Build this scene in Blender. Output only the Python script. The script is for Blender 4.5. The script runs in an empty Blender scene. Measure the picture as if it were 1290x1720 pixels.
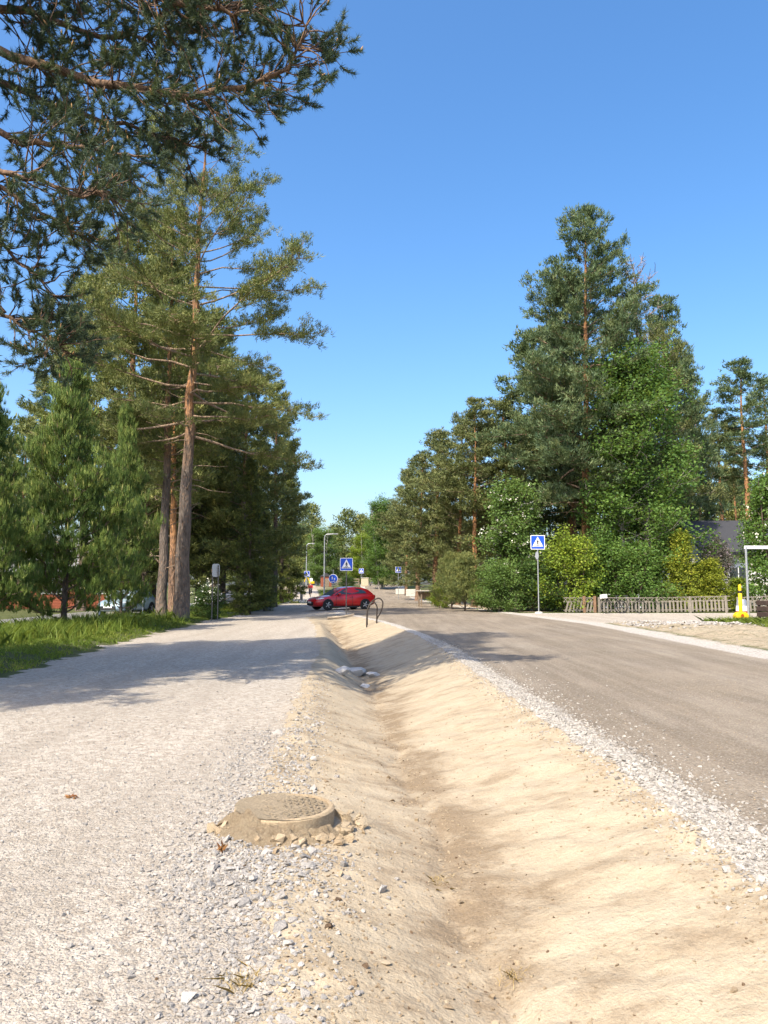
import bpy, bmesh, math, random
import numpy as np
from mathutils import Vector, Matrix
R = math.radians
SC = bpy.context.scene
COL = SC.collection

# ------------------------------------------------------------------ camera, sky, sun, exposure
FPX = 1324.0; CAMH = 1.6; PITCH = math.atan(125 / FPX)
cam = bpy.data.cameras.new('camera'); camo = bpy.data.objects.new('camera', cam); COL.objects.link(camo)
camo.location = (0, 0, CAMH); camo.rotation_euler = (math.pi / 2 + PITCH, 0, 0)
cam.sensor_fit = 'VERTICAL'; cam.sensor_height = 36; cam.lens = 36 * FPX / 1720
cam.clip_start = 0.05; cam.clip_end = 6000
SC.camera = camo
SUN_A, SUN_E = R(33), R(51)          # the sun stands behind the left shoulder
world = bpy.data.worlds.new('World'); SC.world = world; world.use_nodes = True
wt = world.node_tree; bg = wt.nodes['Background']
sky = wt.nodes.new('ShaderNodeTexSky'); sky.sky_type = 'NISHITA'; sky.sun_disc = False
sky.sun_elevation = SUN_E; sky.sun_rotation = math.pi + SUN_A
sky.air_density = 1.0; sky.dust_density = 2.9; sky.ozone_density = 2.4
hs = wt.nodes.new('ShaderNodeHueSaturation'); hs.inputs['Saturation'].default_value = 1.29
gm = wt.nodes.new('ShaderNodeGamma'); gm.inputs['Gamma'].default_value = 1.0; hs.inputs['Hue'].default_value = .500
wt.links.new(sky.outputs[0], gm.inputs['Color']); wt.links.new(gm.outputs[0], hs.inputs['Color']); wt.links.new(hs.outputs[0], bg.inputs[0])
bg.inputs[1].default_value = 0.15
sl = bpy.data.lights.new('sun', 'SUN'); sl.energy = 3.8; sl.angle = R(0.53); sl.color = (1.0, 0.91, 0.76)
so = bpy.data.objects.new('sun', sl); COL.objects.link(so)
SUNV = Vector((-math.sin(SUN_A) * math.cos(SUN_E), -math.cos(SUN_A) * math.cos(SUN_E), math.sin(SUN_E)))
so.rotation_euler = SUNV.to_track_quat('Z', 'Y').to_euler(); so.location = (-20, -20, 40)
SC.view_settings.view_transform = 'Standard'; SC.view_settings.look = 'None'
SC.view_settings.exposure = 1.03; SC.view_settings.gamma = 1.0; SC.view_settings.use_curve_mapping = False

def ray(u, v):
    xr = (u - 645) / FPX; yr = -(v - 860) / FPX
    return np.array((xr, math.cos(PITCH) - yr * math.sin(PITCH), math.sin(PITCH) + yr * math.cos(PITCH)))
def at(u, v, Y):
    d = ray(u, v); return np.array((0, 0, CAMH)) + d * (Y / d[1])

SC.cycles.max_bounces = 5; SC.cycles.diffuse_bounces = 2; SC.cycles.glossy_bounces = 2; SC.cycles.transmission_bounces = 3
# ------------------------------------------------------------------ helpers
def props(o, label=None, cat=None, group=None, kind=None):
    if label: o['label'] = label
    if cat: o['category'] = cat
    if group: o['group'] = group
    if kind: o['kind'] = kind
    return o
def empty(name, loc=(0, 0, 0), rz=0, label=None, cat=None, group=None, scale=1.0):
    o = bpy.data.objects.new(name, None); COL.objects.link(o)
    o.location = loc; o.rotation_euler = (0, 0, rz); o.scale = (scale,) * 3 if not hasattr(scale, '__len__') else scale
    o.empty_display_size = 0.2
    return props(o, label, cat, group)
def link(name, me, parent=None, mat=None):
    o = bpy.data.objects.new(name, me); COL.objects.link(o)
    if parent: o.parent = parent
    if mat is not None and len(me.materials) == 0: me.materials.append(mat)
    elif mat is not None and me.materials[0] is not mat:
        o.material_slots[0].link = 'OBJECT'; o.material_slots[0].material = mat
    return o
def mesh_np(name, V, F, smooth=False, attrs=None, mat=None):
    """V (n,3), F (m,k) with one k"""
    V = np.asarray(V, np.float32); F = np.asarray(F, np.int32)
    me = bpy.data.meshes.new(name)
    m, k = F.shape
    me.vertices.add(len(V)); me.vertices.foreach_set('co', V.ravel())
    me.loops.add(m * k); me.loops.foreach_set('vertex_index', F.ravel())
    me.polygons.add(m); me.polygons.foreach_set('loop_start', np.arange(0, m * k, k, dtype=np.int32))
    if smooth: me.polygons.foreach_set('use_smooth', np.ones(m, bool))
    me.update(calc_edges=True)
    for nm, dat in (attrs or {}).items():
        a = me.attributes.new(nm, 'FLOAT', 'POINT'); a.data.foreach_set('value', np.asarray(dat, np.float32))
    if mat: me.materials.append(mat)
    return me
class MB:
    def __init__(s): s.v = []; s.f = []
    def add(s, vs, fs):
        b = len(s.v); s.v += [tuple(float(c) for c in p) for p in vs]; s.f += [tuple(i + b for i in f) for f in fs]; return s
    def box(s, c, d, rz=0, rx=0, ry=0):
        M = Matrix.Translation(c) @ Matrix.Rotation(rz, 4, 'Z') @ Matrix.Rotation(ry, 4, 'Y') @ Matrix.Rotation(rx, 4, 'X')
        vs = [M @ Vector((x * d[0] / 2, y * d[1] / 2, z * d[2] / 2)) for x in (-1, 1) for y in (-1, 1) for z in (-1, 1)]
        return s.add(vs, [(0, 1, 3, 2), (4, 6, 7, 5), (0, 4, 5, 1), (2, 3, 7, 6), (0, 2, 6, 4), (1, 5, 7, 3)])
    def tube(s, pts, rad, n=8, closed=False):
        pts = [Vector(p) for p in pts]; k = len(pts)
        rad = [rad] * k if not hasattr(rad, '__len__') else rad
        vs = []; up = None
        for i, p in enumerate(pts):
            if closed: d = pts[(i + 1) % k] - pts[i - 1]
            else: d = pts[min(i + 1, k - 1)] - pts[max(i - 1, 0)]
            d.normalize()
            if up is None: up = d.orthogonal()
            up = (up - d * up.dot(d)).normalized(); w = d.cross(up)
            vs += [p + (up * math.cos(a) + w * math.sin(a)) * rad[i] for a in (2 * math.pi * j / n for j in range(n))]
        fs = []
        for i in range(k if closed else k - 1):
            i2 = (i + 1) % k
            for j in range(n): fs.append((i * n + j, i * n + (j + 1) % n, i2 * n + (j + 1) % n, i2 * n + j))
        if not closed: fs += [tuple(range(n - 1, -1, -1)), tuple(range((k - 1) * n, k * n))]
        return s.add(vs, fs)
    def lathe(s, prof, n=24, c=(0, 0, 0), axis='Z', wob=0, rng=None):
        vs = []
        for r, z in prof:
            for j in range(n):
                a = 2 * math.pi * j / n; rr = r * (1 + (rng.uniform(-wob, wob) if rng else 0))
                p = (rr * math.cos(a), rr * math.sin(a), z)
                if axis == 'X': p = (p[2], p[0], p[1])
                if axis == 'Y': p = (p[0], -p[2], p[1])
                vs.append((p[0] + c[0], p[1] + c[1], p[2] + c[2]))
        fs = [(i * n + j, i * n + (j + 1) % n, (i + 1) * n + (j + 1) % n, (i + 1) * n + j) for i in range(len(prof) - 1) for j in range(n)]
        if prof[0][0] > 1e-6: fs.append(tuple(range(n - 1, -1, -1)))
        if prof[-1][0] > 1e-6: fs.append(tuple(range((len(prof) - 1) * n, len(prof) * n)))
        return s.add(vs, fs)
    def prism(s, poly, y0, y1):
        """outline in XZ, thickness along Y (y0 is the front)"""
        n = len(poly)
        return s.add([(x, y0, z) for x, z in poly] + [(x, y1, z) for x, z in poly],
                     [tuple(range(n)), tuple(range(2 * n - 1, n - 1, -1))] + [(i, i + n, (i + 1) % n + n, (i + 1) % n) for i in range(n)])
    def mesh(s, name, mat, smooth=False, bevel=0):
        me = bpy.data.meshes.new(name); me.from_pydata(s.v, [], s.f); me.update()
        bm = bmesh.new(); bm.from_mesh(me)
        bmesh.ops.recalc_face_normals(bm, faces=bm.faces)
        if bevel: bmesh.ops.bevel(bm, geom=[e for e in bm.edges if len(e.link_faces) == 2 and e.calc_face_angle(0) > .5], offset=bevel, segments=1, affect='EDGES')
        bm.to_mesh(me); bm.free()
        if smooth:
            for p in me.polygons: p.use_smooth = True
            me.set_sharp_from_angle(angle=R(40))
        me.materials.append(mat); return me
    def obj(s, name, mat, parent=None, smooth=False, bevel=0, loc=None):
        o = link(name, s.mesh(name, mat, smooth, bevel), parent)
        if loc is not None: o.location = loc
        return o
def copy_tree(o, parent=None):
    c = o.copy(); COL.objects.link(c); c.parent = parent
    for ch in list(o.children): copy_tree(ch, c)
    return c

# value noise in numpy
_P = np.random.default_rng(7).random((256, 256)).astype(np.float32)
def vnoise(x, y):
    xi = np.floor(x).astype(int); yi = np.floor(y).astype(int); fx = x - xi; fy = y - yi
    fx = fx * fx * (3 - 2 * fx); fy = fy * fy * (3 - 2 * fy)
    g = lambda a, b: _P[a & 255, b & 255]
    return (g(xi, yi) * (1 - fx) + g(xi + 1, yi) * fx) * (1 - fy) + (g(xi, yi + 1) * (1 - fx) + g(xi + 1, yi + 1) * fx) * fy
def fbm(x, y, o=4):
    s = 0; a = .5
    for i in range(o): s = s + a * vnoise(x + i * 17.3, y + i * 9.1); x = x * 2.03; y = y * 2.03; a *= .5
    return s / (1 - .5 ** o) - .5
def sm(d, w): t = np.clip(.5 + d / (2 * w), 0, 1); return t * t * (3 - 2 * t)
def itp(pts): a = np.array(pts, float); return lambda y: np.interp(y, a[:, 0], a[:, 1])

# ------------------------------------------------------------------ node material helpers
class NM:
    def __init__(s, name):
        s.m = bpy.data.materials.new(name); s.m.use_nodes = True; s.t = s.m.node_tree
        s.b = s.t.nodes['Principled BSDF']; s.out = s.t.nodes['Material Output']
        s.b.inputs['Roughness'].default_value = .8; s.b.inputs['Specular IOR Level'].default_value = .3
    def n(s, ty, ins=None, **kw):
        nd = s.t.nodes.new(ty)
        for k, v in kw.items(): setattr(nd, k, v)
        for k, v in (ins or {}).items(): s.set(nd.inputs[k], v)
        return nd
    def set(s, sock, v):
        if isinstance(v, bpy.types.NodeSocket): s.t.links.new(v, sock)
        else: sock.default_value = v
    def coord(s, scale=(1, 1, 1), rot=(0, 0, 0), kind='Object'):
        tc = s.n('ShaderNodeTexCoord'); mp = s.n('ShaderNodeMapping'); s.t.links.new(tc.outputs[kind], mp.inputs[0])
        mp.inputs['Scale'].default_value = scale; mp.inputs['Rotation'].default_value = rot; return mp.outputs[0]
    def noise(s, vec, scale, detail=4, rough=.55): return s.n('ShaderNodeTexNoise', {'Vector': vec, 'Scale': scale, 'Detail': detail, 'Roughness': rough}).outputs[0]
    def vor(s, vec, scale, out='Color', feature='F1'): return s.n('ShaderNodeTexVoronoi', {'Vector': vec, 'Scale': scale}, feature=feature).outputs[out]
    def ramp(s, fac, stops):
        r = s.n('ShaderNodeValToRGB'); s.t.links.new(fac, r.inputs[0]); e = r.color_ramp.elements
        while len(e) < len(stops): e.new(.5)
        for q, (p, c) in zip(e, stops): q.position = p; q.color = tuple(c) + (1,) if len(c) == 3 else c
        return r.outputs[0]
    def mix(s, f, a, b, mode='MIX'):
        m = s.n('ShaderNodeMix', data_type='RGBA', blend_type=mode); s.set(m.inputs[0], f)
        s.set(m.inputs[6], a if isinstance(a, bpy.types.NodeSocket) else tuple(a) + (1,)); s.set(m.inputs[7], b if isinstance(b, bpy.types.NodeSocket) else tuple(b) + (1,))
        return m.outputs[2]
    def math(s, op, a, b=0.0, c=0.0, clamp=False):
        m = s.n('ShaderNodeMath', operation=op, use_clamp=clamp)
        for i, v in enumerate((a, b, c)): s.set(m.inputs[i], v)
        return m.outputs[0]
    def attr(s, nm): return s.n('ShaderNodeAttribute', attribute_name=nm).outputs['Fac']
    def bump(s, h, dist, strength=1.0, prev=None):
        b = s.n('ShaderNodeBump', {'Height': h, 'Distance': dist, 'Strength': strength})
        if prev: s.t.links.new(prev, b.inputs['Normal'])
        return b.outputs[0]
    def base(s, c): s.set(s.b.inputs['Base Color'], c if isinstance(c, bpy.types.NodeSocket) else tuple(c) + (1,)); return s
    def rough(s, r): s.set(s.b.inputs['Roughness'], r); return s
    def norm(s, x): s.t.links.new(x, s.b.inputs['Normal']); return s
def simple(name, c, rough=.6, metal=0, var=.12, scale=6, spec=.4):
    k = NM(name); v = k.coord(); n = k.noise(v, scale, 5)
    lo = [x * (1 - var) for x in c]; hi = [min(1, x * (1 + var)) for x in c]
    k.base(k.ramp(n, [(.3, lo), (.7, hi)])).rough(rough); k.b.inputs['Metallic'].default_value = metal; k.b.inputs['Specular IOR Level'].default_value = spec
    return k.m

# ------------------------------------------------------------------ terrain shape
XG = itp([(-30, -.3), (0, -.3), (2.9, -.43), (3.7, -.54), (5, -.86), (6.7, -1.02), (9, -1.12), (12, -1.28), (20, -1.6), (32, -2.8), (40, -3.9), (44, -4.6)])
XC = itp([(-30, .48), (0, .48), (3.4, .42), (5.5, .39), (6.8, .24), (9.4, .04), (13.9, -.2), (18.7, -.63), (28, -1.5), (36, -2.4), (42, -3.2)])
XR = itp([(-30, 1.85), (0, 1.85), (3.9, 1.87), (6.5, 1.86), (9, 1.72), (14, 1.52), (19, 1.33), (24, .95), (31, .1), (38, -1.2), (43, -2.3), (50, -2.9), (60, -2.7), (95, -2.4), (140, -4), (200, -14)])
RE = itp([(-30, 8.5), (0, 8.3), (17, 8.2), (31, 8.4), (43, 7.1), (60, 5.5), (75, 4.5), (95, 3.3), (140, 1.6), (200, -6)])
PL = itp([(-30, -6.3), (0, -6.5), (13.7, -6.75), (23.5, -7.4), (35, -8.2), (47, -7.9), (60, -8.7), (92, -10.4), (140, -16), (200, -26)])
PR = itp([(0, -2), (50, -3.5), (60, -4.6), (92, -7.4), (140, -12.5), (200, -22)])
ZR = .14
def wob(x, y): return .10 * fbm(x * 1.7 + 3, y * 1.7, 4) + .05 * fbm(x * 7, y * 7 + 5, 3)
def height(x, y):
    x = np.asarray(x, float); y = np.asarray(y, float)
    D = (.15 + .26 * sm(y - 12, 7.0)) * (1 - sm(y - 37.5, 3.0))
    g = XG(y) + .26 + .42 * np.exp(-((y - 5.3) / .75) ** 2) + .12 * fbm(y * .9, y * 0 + 3.1, 3); c = XC(y) + .14 * fbm(y * .8, y * 0 + 8.1, 3); r = XR(y)
    tl = np.clip((x - g) / np.maximum(c - g, .05), 0, 1); tr = np.clip((r - x) / np.maximum(r - c, .05), 0, 1)
    sl_ = .55 * tl + .45 * tl * tl * (3 - 2 * tl)
    sr_ = .62 * tr + .38 * tr * tr * (3 - 2 * tr)
    z = np.where(x < c, -D * sl_, ZR + (-D - ZR) * sr_)
    # beyond the crossing there is no ditch: an even ramp from path level up to road level
    zz = ZR * sm(x - (r - 1.5), 2.0); f = sm(y - 37.5, 3.0); z = np.where(x < r + 4, z * (1 - f) + zz * f, z)
    ind = sm(x - g, .15) * sm(r - x, .1) * (1 - f)
    z = z + ind * (.055 * fbm(x * 2.1, y * 2.1, 4) + .022 * fbm(x * 9, y * 9, 4) + .006 * np.sin((y * 2.6 + x * 1.1) * 4 + 6 * fbm(x * 1.4, y * .9, 3)) * sm(x - c - .2, .2))
    rill = c + .07 * np.sin(y * 2.3) + .3 * fbm(y * 1.1, y * 0 + 2.2, 3); z = z - .045 * np.exp(-((x - rill) / .055) ** 2) * ind * np.clip(.4 + 2.2 * fbm(y * .7, x * 0 + 1.5, 3), 0, 1)
    # little ridge of crushed stone on the road edge and loose soil beside the path
    z = z + .05 * np.exp(-((x - r - .12) / .22) ** 2) * (1 - f) * (.6 + fbm(x * 3, y * 3, 3) * 1.6)
    z = z + .05 * np.exp(-((x - XG(y) - .12) / .22) ** 2) * (1 - f) * (.5 + fbm(x * 4, y * 4, 3) * 2)
    z = z + .007 * fbm(x * 5, y * 5, 4) * (x < g) * (x > PL(y))
    # verge left of the path, and the mound right of the road
    z = z + .16 * sm(PL(y) - x - .5, .6) * sm(x + 11.9, .5) * (1 + fbm(x, y, 3))
    d = x - RE(y) - .7
    z = z + sm(d, .8) * np.exp(-((y - 24) / 6.5) ** 2) * (.18 + .35 * fbm(x * .9, y * .9, 4) + .06 * fbm(x * 5, y * 5, 3)) * (x < 60)
    q = np.clip((y - 82) / 45, 0, 1); z = z + 1.75 * q * q * (3 - 2 * q)
    return z
def hz(x, y): return float(height(np.array([x]), np.array([y]))[0])
def gnd(u, v, z0=None):
    """where the sight line of a photo pixel meets the terrain"""
    d = ray(u, v); z = 0.0
    for _ in range(40):
        t = (z - CAMH) / d[2]; p = d * t; z = .5 * z + .5 * hz(p[0], p[1])
    return np.array((p[0], p[1], hz(p[0], p[1])))
def masks(x, y):
    n = wob(x, y); n2 = .5 * fbm(x * .8, y * .8, 4)
    r = XR(y); re = RE(y); pl = PL(y)
    cross = sm(y - 41.5, 1.2) * sm(54 - y, 1.5)
    pr = np.where(y < 41.5, XG(y), PR(y))
    grav = sm(x - pl + n2 * 1.5 + .7 * fbm(x * 3.1, y * 3.1, 3), .22) * sm(pr + np.where(y < 41, .6, 0) - x + n * 1.5, .07) * (y < 190)
    grav = np.maximum(grav, cross * sm(x - pl, .2) * sm(r - x, .2))
    side = sm(y - 31.5 + .6 * n2, .7) * sm(43.0 - y + .4 * n2, .4) * sm(x - re, .3) * (x < 70)
    grav = np.maximum(grav, side * .95)
    sand = sm(x - pr + n * 2.2, .10) * sm(r - x + n, .06) * (1 - sm(y - 41.5, 1.2))
    sand = np.maximum(sand, .60 * sm(x - re - .25 + n2, .3) * sm(31.8 - y, .6) * sm(12.4 + n2 * 3 - x, .7) * sm(y - 14 - (x - 8), 1.5))
    sand = np.maximum(sand, .9 * sm(x - re - .2, .3) * sm(y - 45.5, 1) * sm(re + 3.0 + n2 * 3 - x, 1.2) * sm(86 - y, 4))
    sand = np.maximum(sand, .7 * np.exp(-((x + 12) / 6) ** 2) * sm(y - 108, 3) * sm(120 - y, 3))
    road = sm(x - r + .3, .05) * sm(re - x + n, .25) * (y < 195)
    shl = np.maximum(sm(x - r + .3, .05) * sm(r + .34 + n * 2.6 - x, .26), sm(x - re + .5 + n, .3) * sm(re + .35 + n - x, .2)) * (y < 195)
    shl = np.maximum(shl, sm(y - 42.2, .4) * sm(43.6 - y, .3) * sm(x - re - .2, .5) * (x < 60))
    asph = sm(-12.0 + .15 * n - x, .06) * sm(x + 18.5, .06) * sm(95 - y, 1)
    asph = np.maximum(asph, sm(y - 43.5, .5) * sm(52 - y, .5) * sm(-7.4 - x, .8) * sm(x + 19, 1)*.9)
    f = 1 - sm(y - 37.5, 3.0)
    damp = np.exp(-((x - XC(y) - .16) / (.30 + .55 * fbm(y * .7 + 9, x * .5, 3))) ** 2) * f
    return dict(grav=grav, sand=sand, road=road, shl=shl, asph=asph, damp=damp)

def ground_material():
    k = NM('ground_mix'); v = k.coord()
    jag = k.math('SUBTRACT', k.noise(v, 9, 7, .7), .5)
    jag2 = k.math('SUBTRACT', k.noise(v, 42, 4, .7), .5)
    def msk(nm, j=.7, j2=.5):
        a = k.attr(nm); s_ = k.math('ADD', a, k.math('ADD', k.math('MULTIPLY', jag, j), k.math('MULTIPLY', jag2, j2)))
        return k.n('ShaderNodeMapRange', {'Value': s_, 'From Min': .38, 'From Max': .62}, interpolation_type='SMOOTHSTEP').outputs[0]
    big = k.noise(v, .55, 5, .6); mid = k.noise(v, 3.2, 6, .65); fine = k.noise(v, 60, 5, .7); vf = k.noise(v, 240, 3, .7)
    # crushed stone of the path
    c1 = k.n('ShaderNodeSeparateColor', {0: k.vor(v, 95)}).outputs[0]
    c2 = k.n('ShaderNodeSeparateColor', {0: k.vor(v, 42)}).outputs[1]
    cell = k.math('ADD', k.math('MULTIPLY', c1, .6), k.math('MULTIPLY', c2, .4))
    gr = k.ramp(cell, [(.1, (.26, .215, .17)), (.34, (.435, .375, .305)), (.72, (.53, .465, .385)), (.95, (.66, .59, .50))])
    gr = k.mix(k.math('MULTIPLY', k.ramp(mid, [(.35, (0, 0, 0)), (.75, (1, 1, 1))]), .35), gr, (.47, .41, .335))
    gr = k.mix(k.math('MULTIPLY', k.ramp(big, [(.42, (0, 0, 0)), (.72, (1, 1, 1))]), .3), gr, (.37, .325, .27))
    sp = k.n('ShaderNodeSeparateColor', {0: k.vor(v, 17)}).outputs[2]; sp2 = k.noise(v, 28, 3, .8)
    gr = k.mix(.30, gr, k.ramp(k.math('ADD', k.math('MULTIPLY', sp, .55), k.math('MULTIPLY', sp2, .45)), [(.3, (.24, .205, .165)), (.5, (.45, .405, .345)), (.7, (.66, .61, .54))]))
    pb = k.noise(k.coord((1.0, .07, 1), (0, 0, R(6))), 1.3, 4, .55)
    gr = k.mix(k.math('MULTIPLY', k.ramp(pb, [(.45, (0, 0, 0)), (.62, (1, 1, 1))]), .42), gr, (.34, .295, .24))
    # sand
    sd = k.ramp(mid, [(.2, (.33, .25, .155)), (.5, (.425, .35, .245)), (.8, (.475, .41, .31))])
    sd = k.mix(.28, sd, k.ramp(fine, [(.25, (.31, .22, .12)), (.75, (.68, .59, .44))]))
    sd = k.mix(.18, sd, k.ramp(vf, [(.3, (.22, .165, .10)), (.7, (.66, .58, .46))]))
    cr = k.coord((1.0, 2.1, 1), (0, 0, R(-24)))
    streak = k.noise(cr, 1.5, 6, .62); s2 = k.noise(cr, 5.0, 4, .6)
    dampm = k.math('ADD', k.math('MULTIPLY', k.attr('damp'), 1.0), k.ramp(k.math('ADD', k.math('MULTIPLY', streak, .7), k.math('MULTIPLY', s2, .3)), [(.47, (0, 0, 0)), (.62, (.75, .75, .75))]), clamp=True)
    dampm = k.math('MULTIPLY', dampm, k.ramp(k.noise(v, 1.9, 7, .68), [(.38, (.08, .08, .08)), (.56, (1, 1, 1))]))
    sd = k.mix(k.math('MULTIPLY', dampm, .85), sd, k.ramp(fine, [(.3, (.165, .115, .066)), (.7, (.27, .20, .13))]))
    # bound gravel of the road
    rc = k.coord((1.0, .16, 1), (0, 0, R(4)))
    rst = k.noise(rc, 1.6, 6, .6)
    rd = k.ramp(rst, [(.28, (.185, .148, .105)), (.5, (.235, .192, .145)), (.70, (.39, .335, .265))])
    rt = k.noise(k.coord((1.0, .045, 1), (0, 0, R(3))), 4.2, 5, .6)
    rd = k.mix(k.math('MULTIPLY', k.ramp(rt, [(.42, (0, 0, 0)), (.66, (1, 1, 1))]), .45), rd, (.42, .35, .265))
    c3 = k.n('ShaderNodeSeparateColor', {0: k.vor(v, 70)}).outputs[0]
    rd = k.mix(.42, rd, k.ramp(c3, [(.1, (.125, .10, .075)), (.6, (.23, .19, .145)), (.95, (.46, .41, .34))]))
    rd = k.mix(k.math('MULTIPLY', k.ramp(big, [(.45, (0, 0, 0)), (.75, (1, 1, 1))]), .35), rd, (.38, .31, .225))
    # pale crushed stone along the road edge
    sh = k.ramp(c2, [(.05, (.30, .27, .235)), (.4, (.47, .43, .375)), (.95, (.63, .585, .52))])
    # soil below the grass, and asphalt
    so_ = k.ramp(mid, [(.3, (.085, .075, .035)), (.55, (.10, .115, .04)), (.8, (.19, .155, .085))])
    far = k.ramp(big, [(.3, (.06, .085, .025)), (.7, (.13, .14, .055))])
    so_ = k.mix(.5, so_, far)
    asp = k.ramp(fine, [(.3, (.20, .195, .19)), (.7, (.30, .295, .285))])
    c = k.mix(msk('asph', .2, .2), so_, asp)
    c = k.mix(msk('grav', .9, .7), c, gr)
    c = k.mix(msk('road', .5, .5), c, rd)
    c = k.mix(msk('shl', .9, .9), c, sh)
    c = k.mix(msk('sand', .8, .9), c, sd)
    c = k.mix(1.0, c, (.86, .86, .86), 'MULTIPLY')
    k.base(c).rough(.92); k.b.inputs['Specular IOR Level'].default_value = .15
    d1 = k.vor(v, 95, 'Distance'); d2 = k.vor(v, 42, 'Distance')
    hgt = k.math('ADD', k.math('MULTIPLY', d1, -.5), k.math('ADD', k.math('MULTIPLY', d2, -.8), k.math('MULTIPLY', fine, .6)))
    st = k.math('SUBTRACT', 1.0, k.math('MULTIPLY', msk('sand', .8, .9), .62))
    b = k.bump(hgt, .012, st)
    b = k.bump(k.noise(v, 14, 6, .65), .03, .55, b)
    b = k.bump(k.math('MULTIPLY', k.math('ADD', k.math('MULTIPLY', streak, .3), k.noise(v, 6, 7, .62)), msk('sand', .8, .9)), .06, .38, b); k.norm(b); return k.m
M_GROUND = ground_material()

def terrain():
    ys = [-40, -20, -8, -3, -1, 0, .8, 1.3]
    y = 1.6
    while y < 260: ys.append(y); y += max(.028, .0105 * y)
    while y < 3500: ys.append(y); y *= 1.25
    ys.append(3500)
    xs = list(np.arange(-3.4, 2.6, .034)); st = .034; x = xs[-1]
    while x < 80: st = min(st * 1.06, 6); x += st; xs.append(x)
    while x < 3000: x *= 1.5; xs.append(x)
    st = .034; x = xs[0]; lo = []
    while x > -80: st = min(st * 1.05, 6); x -= st; lo.append(x)
    while x > -3000: x *= 1.5; lo.append(x)
    xs = np.array(lo[::-1] + xs); ys = np.array(ys)
    X, Y = np.meshgrid(xs, ys); Z = height(X, Y); mk = masks(X, Y)
    V = np.stack([X.ravel(), Y.ravel(), Z.ravel()], 1)
    ny, nx = X.shape; i = np.arange(ny - 1)[:, None] * nx + np.arange(nx - 1)[None]; i = i.ravel()
    F = np.stack([i, i + 1, i + nx + 1, i + nx], 1)
    cz = {q: mk[q].ravel()[F].mean(1) for q in mk}; cx = V[F, 0].mean(1); cy = V[F, 1].mean(1)
    main = cx < RE(cy) + .6
    z_road = (np.maximum(cz['road'], cz['shl'] * main) > .5)
    z_ditch = (cz['sand'] > .5) & (cx < XR(cy)) & (cx > XG(cy) - .6) & (cy < 43) & ~z_road
    z_path = (cz['grav'] > .5) & ~z_road & ~z_ditch & (cx < 4)
    z_side = (np.maximum(cz['grav'], cz['shl']) > .5) & (cx >= 4) & ~z_road
    z_st = (cz['asph'] > .5) & ~z_path & ~z_road
    rest = ~(z_road | z_ditch | z_path | z_side | z_st); out = {}
    for nm, sel in (('ground', rest), ('gravel_path', z_path), ('ditch', z_ditch), ('road', z_road), ('side_street', z_side), ('asphalt_street', z_st)):
        f = F[sel]; used, inv = np.unique(f, return_inverse=True)
        me = mesh_np(nm, V[used], inv.reshape(f.shape), True, {q: mk[q].ravel()[used] for q in mk}, M_GROUND)
        out[nm] = props(link(nm, me), kind='structure')
    return out
LAND = terrain()

# ------------------------------------------------------------------ bark and foliage materials
def bark(name, low, high, z0, z1, dark=.45):
    k = NM(name); v = k.coord((1, 1, .28)); tc = k.n('ShaderNodeTexCoord'); z = k.n('ShaderNodeSeparateXYZ', {0: tc.outputs['Object']}).outputs[2]
    n1 = k.noise(v, 9, 6, .65); pl = k.vor(v, 16, 'Distance'); n2 = k.noise(k.coord(), 1.7, 4)
    zz = k.math('ADD', z, k.math('MULTIPLY', k.math('SUBTRACT', n2, .5), 3.0))
    f = k.n('ShaderNodeMapRange', {'Value': zz, 'From Min': z0, 'From Max': z1}).outputs[0]
    c = k.mix(f, low, high)
    c = k.mix(k.ramp(n1, [(.35, (1, 1, 1)), (.62, (0, 0, 0))]), c, [x * dark for x in low])
    c = k.mix(k.math('MULTIPLY', k.ramp(pl, [(.0, (1, 1, 1)), (.35, (0, 0, 0))]), .35), c, [min(1, x * 1.5) for x in high])
    k.base(c).rough(.9); k.norm(k.bump(k.math('ADD', n1, pl), .05, .9)); return k.m
M_BARK = bark('pine_bark', (.165, .132, .108), (.46, .225, .095), 6.5, 10.5)
M_BARK_R = bark('pine_bark_orange', (.235, .15, .10), (.50, .24, .095), 2.5, 5.0)
M_BARK_D = bark('dark_bark', (.13, .10, .078), (.16, .12, .09), 2, 8)
M_LIMB = bark('limb_bark', (.30, .22, .16), (.36, .25, .165), 4, 12)
M_DEAD = bark('dead_wood', (.30, .245, .22), (.36, .285, .25), 4, 12, .6)
def leafm(name, a, b, c=None, trans=.25, rough=.6):
    """needle or leaf: colour varies from tuft to tuft (attribute tint)"""
    k = NM(name); t = k.attr('tint'); n = k.noise(k.coord(), .8, 3)
    f = k.math('ADD', k.math('MULTIPLY', t, .75), k.math('MULTIPLY', n, .25))
    col = k.ramp(f, [(.08, a), (.55, b), (.95, c or b)])
    k.base(col).rough(rough); k.b.inputs['Specular IOR Level'].default_value = .25
    tr = k.n('ShaderNodeBsdfTranslucent', {'Color': k.mix(.5, col, (.35, .42, .06), 'MIX')})
    ms = k.n('ShaderNodeMixShader', {0: trans}); k.t.links.new(k.b.outputs[0], ms.inputs[1]); k.t.links.new(tr.outputs[0], ms.inputs[2])
    k.t.links.new(ms.outputs[0], k.out.inputs[0]); return k.m
M_NEEDLE = leafm('pine_needles', (0.067, 0.100, 0.033), (0.160, 0.182, 0.055), (0.301, 0.282, 0.087), .12)
M_NEEDLE_B = leafm('pine_needles_blue_green', (0.050, 0.090, 0.048), (0.108, 0.154, 0.066), (0.204, 0.228, 0.090), .12)
M_NEEDLE_O = leafm('pine_needles_olive', (0.065, 0.090, 0.035), (0.141, 0.163, 0.056), (0.256, 0.244, 0.090), .10)
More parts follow.
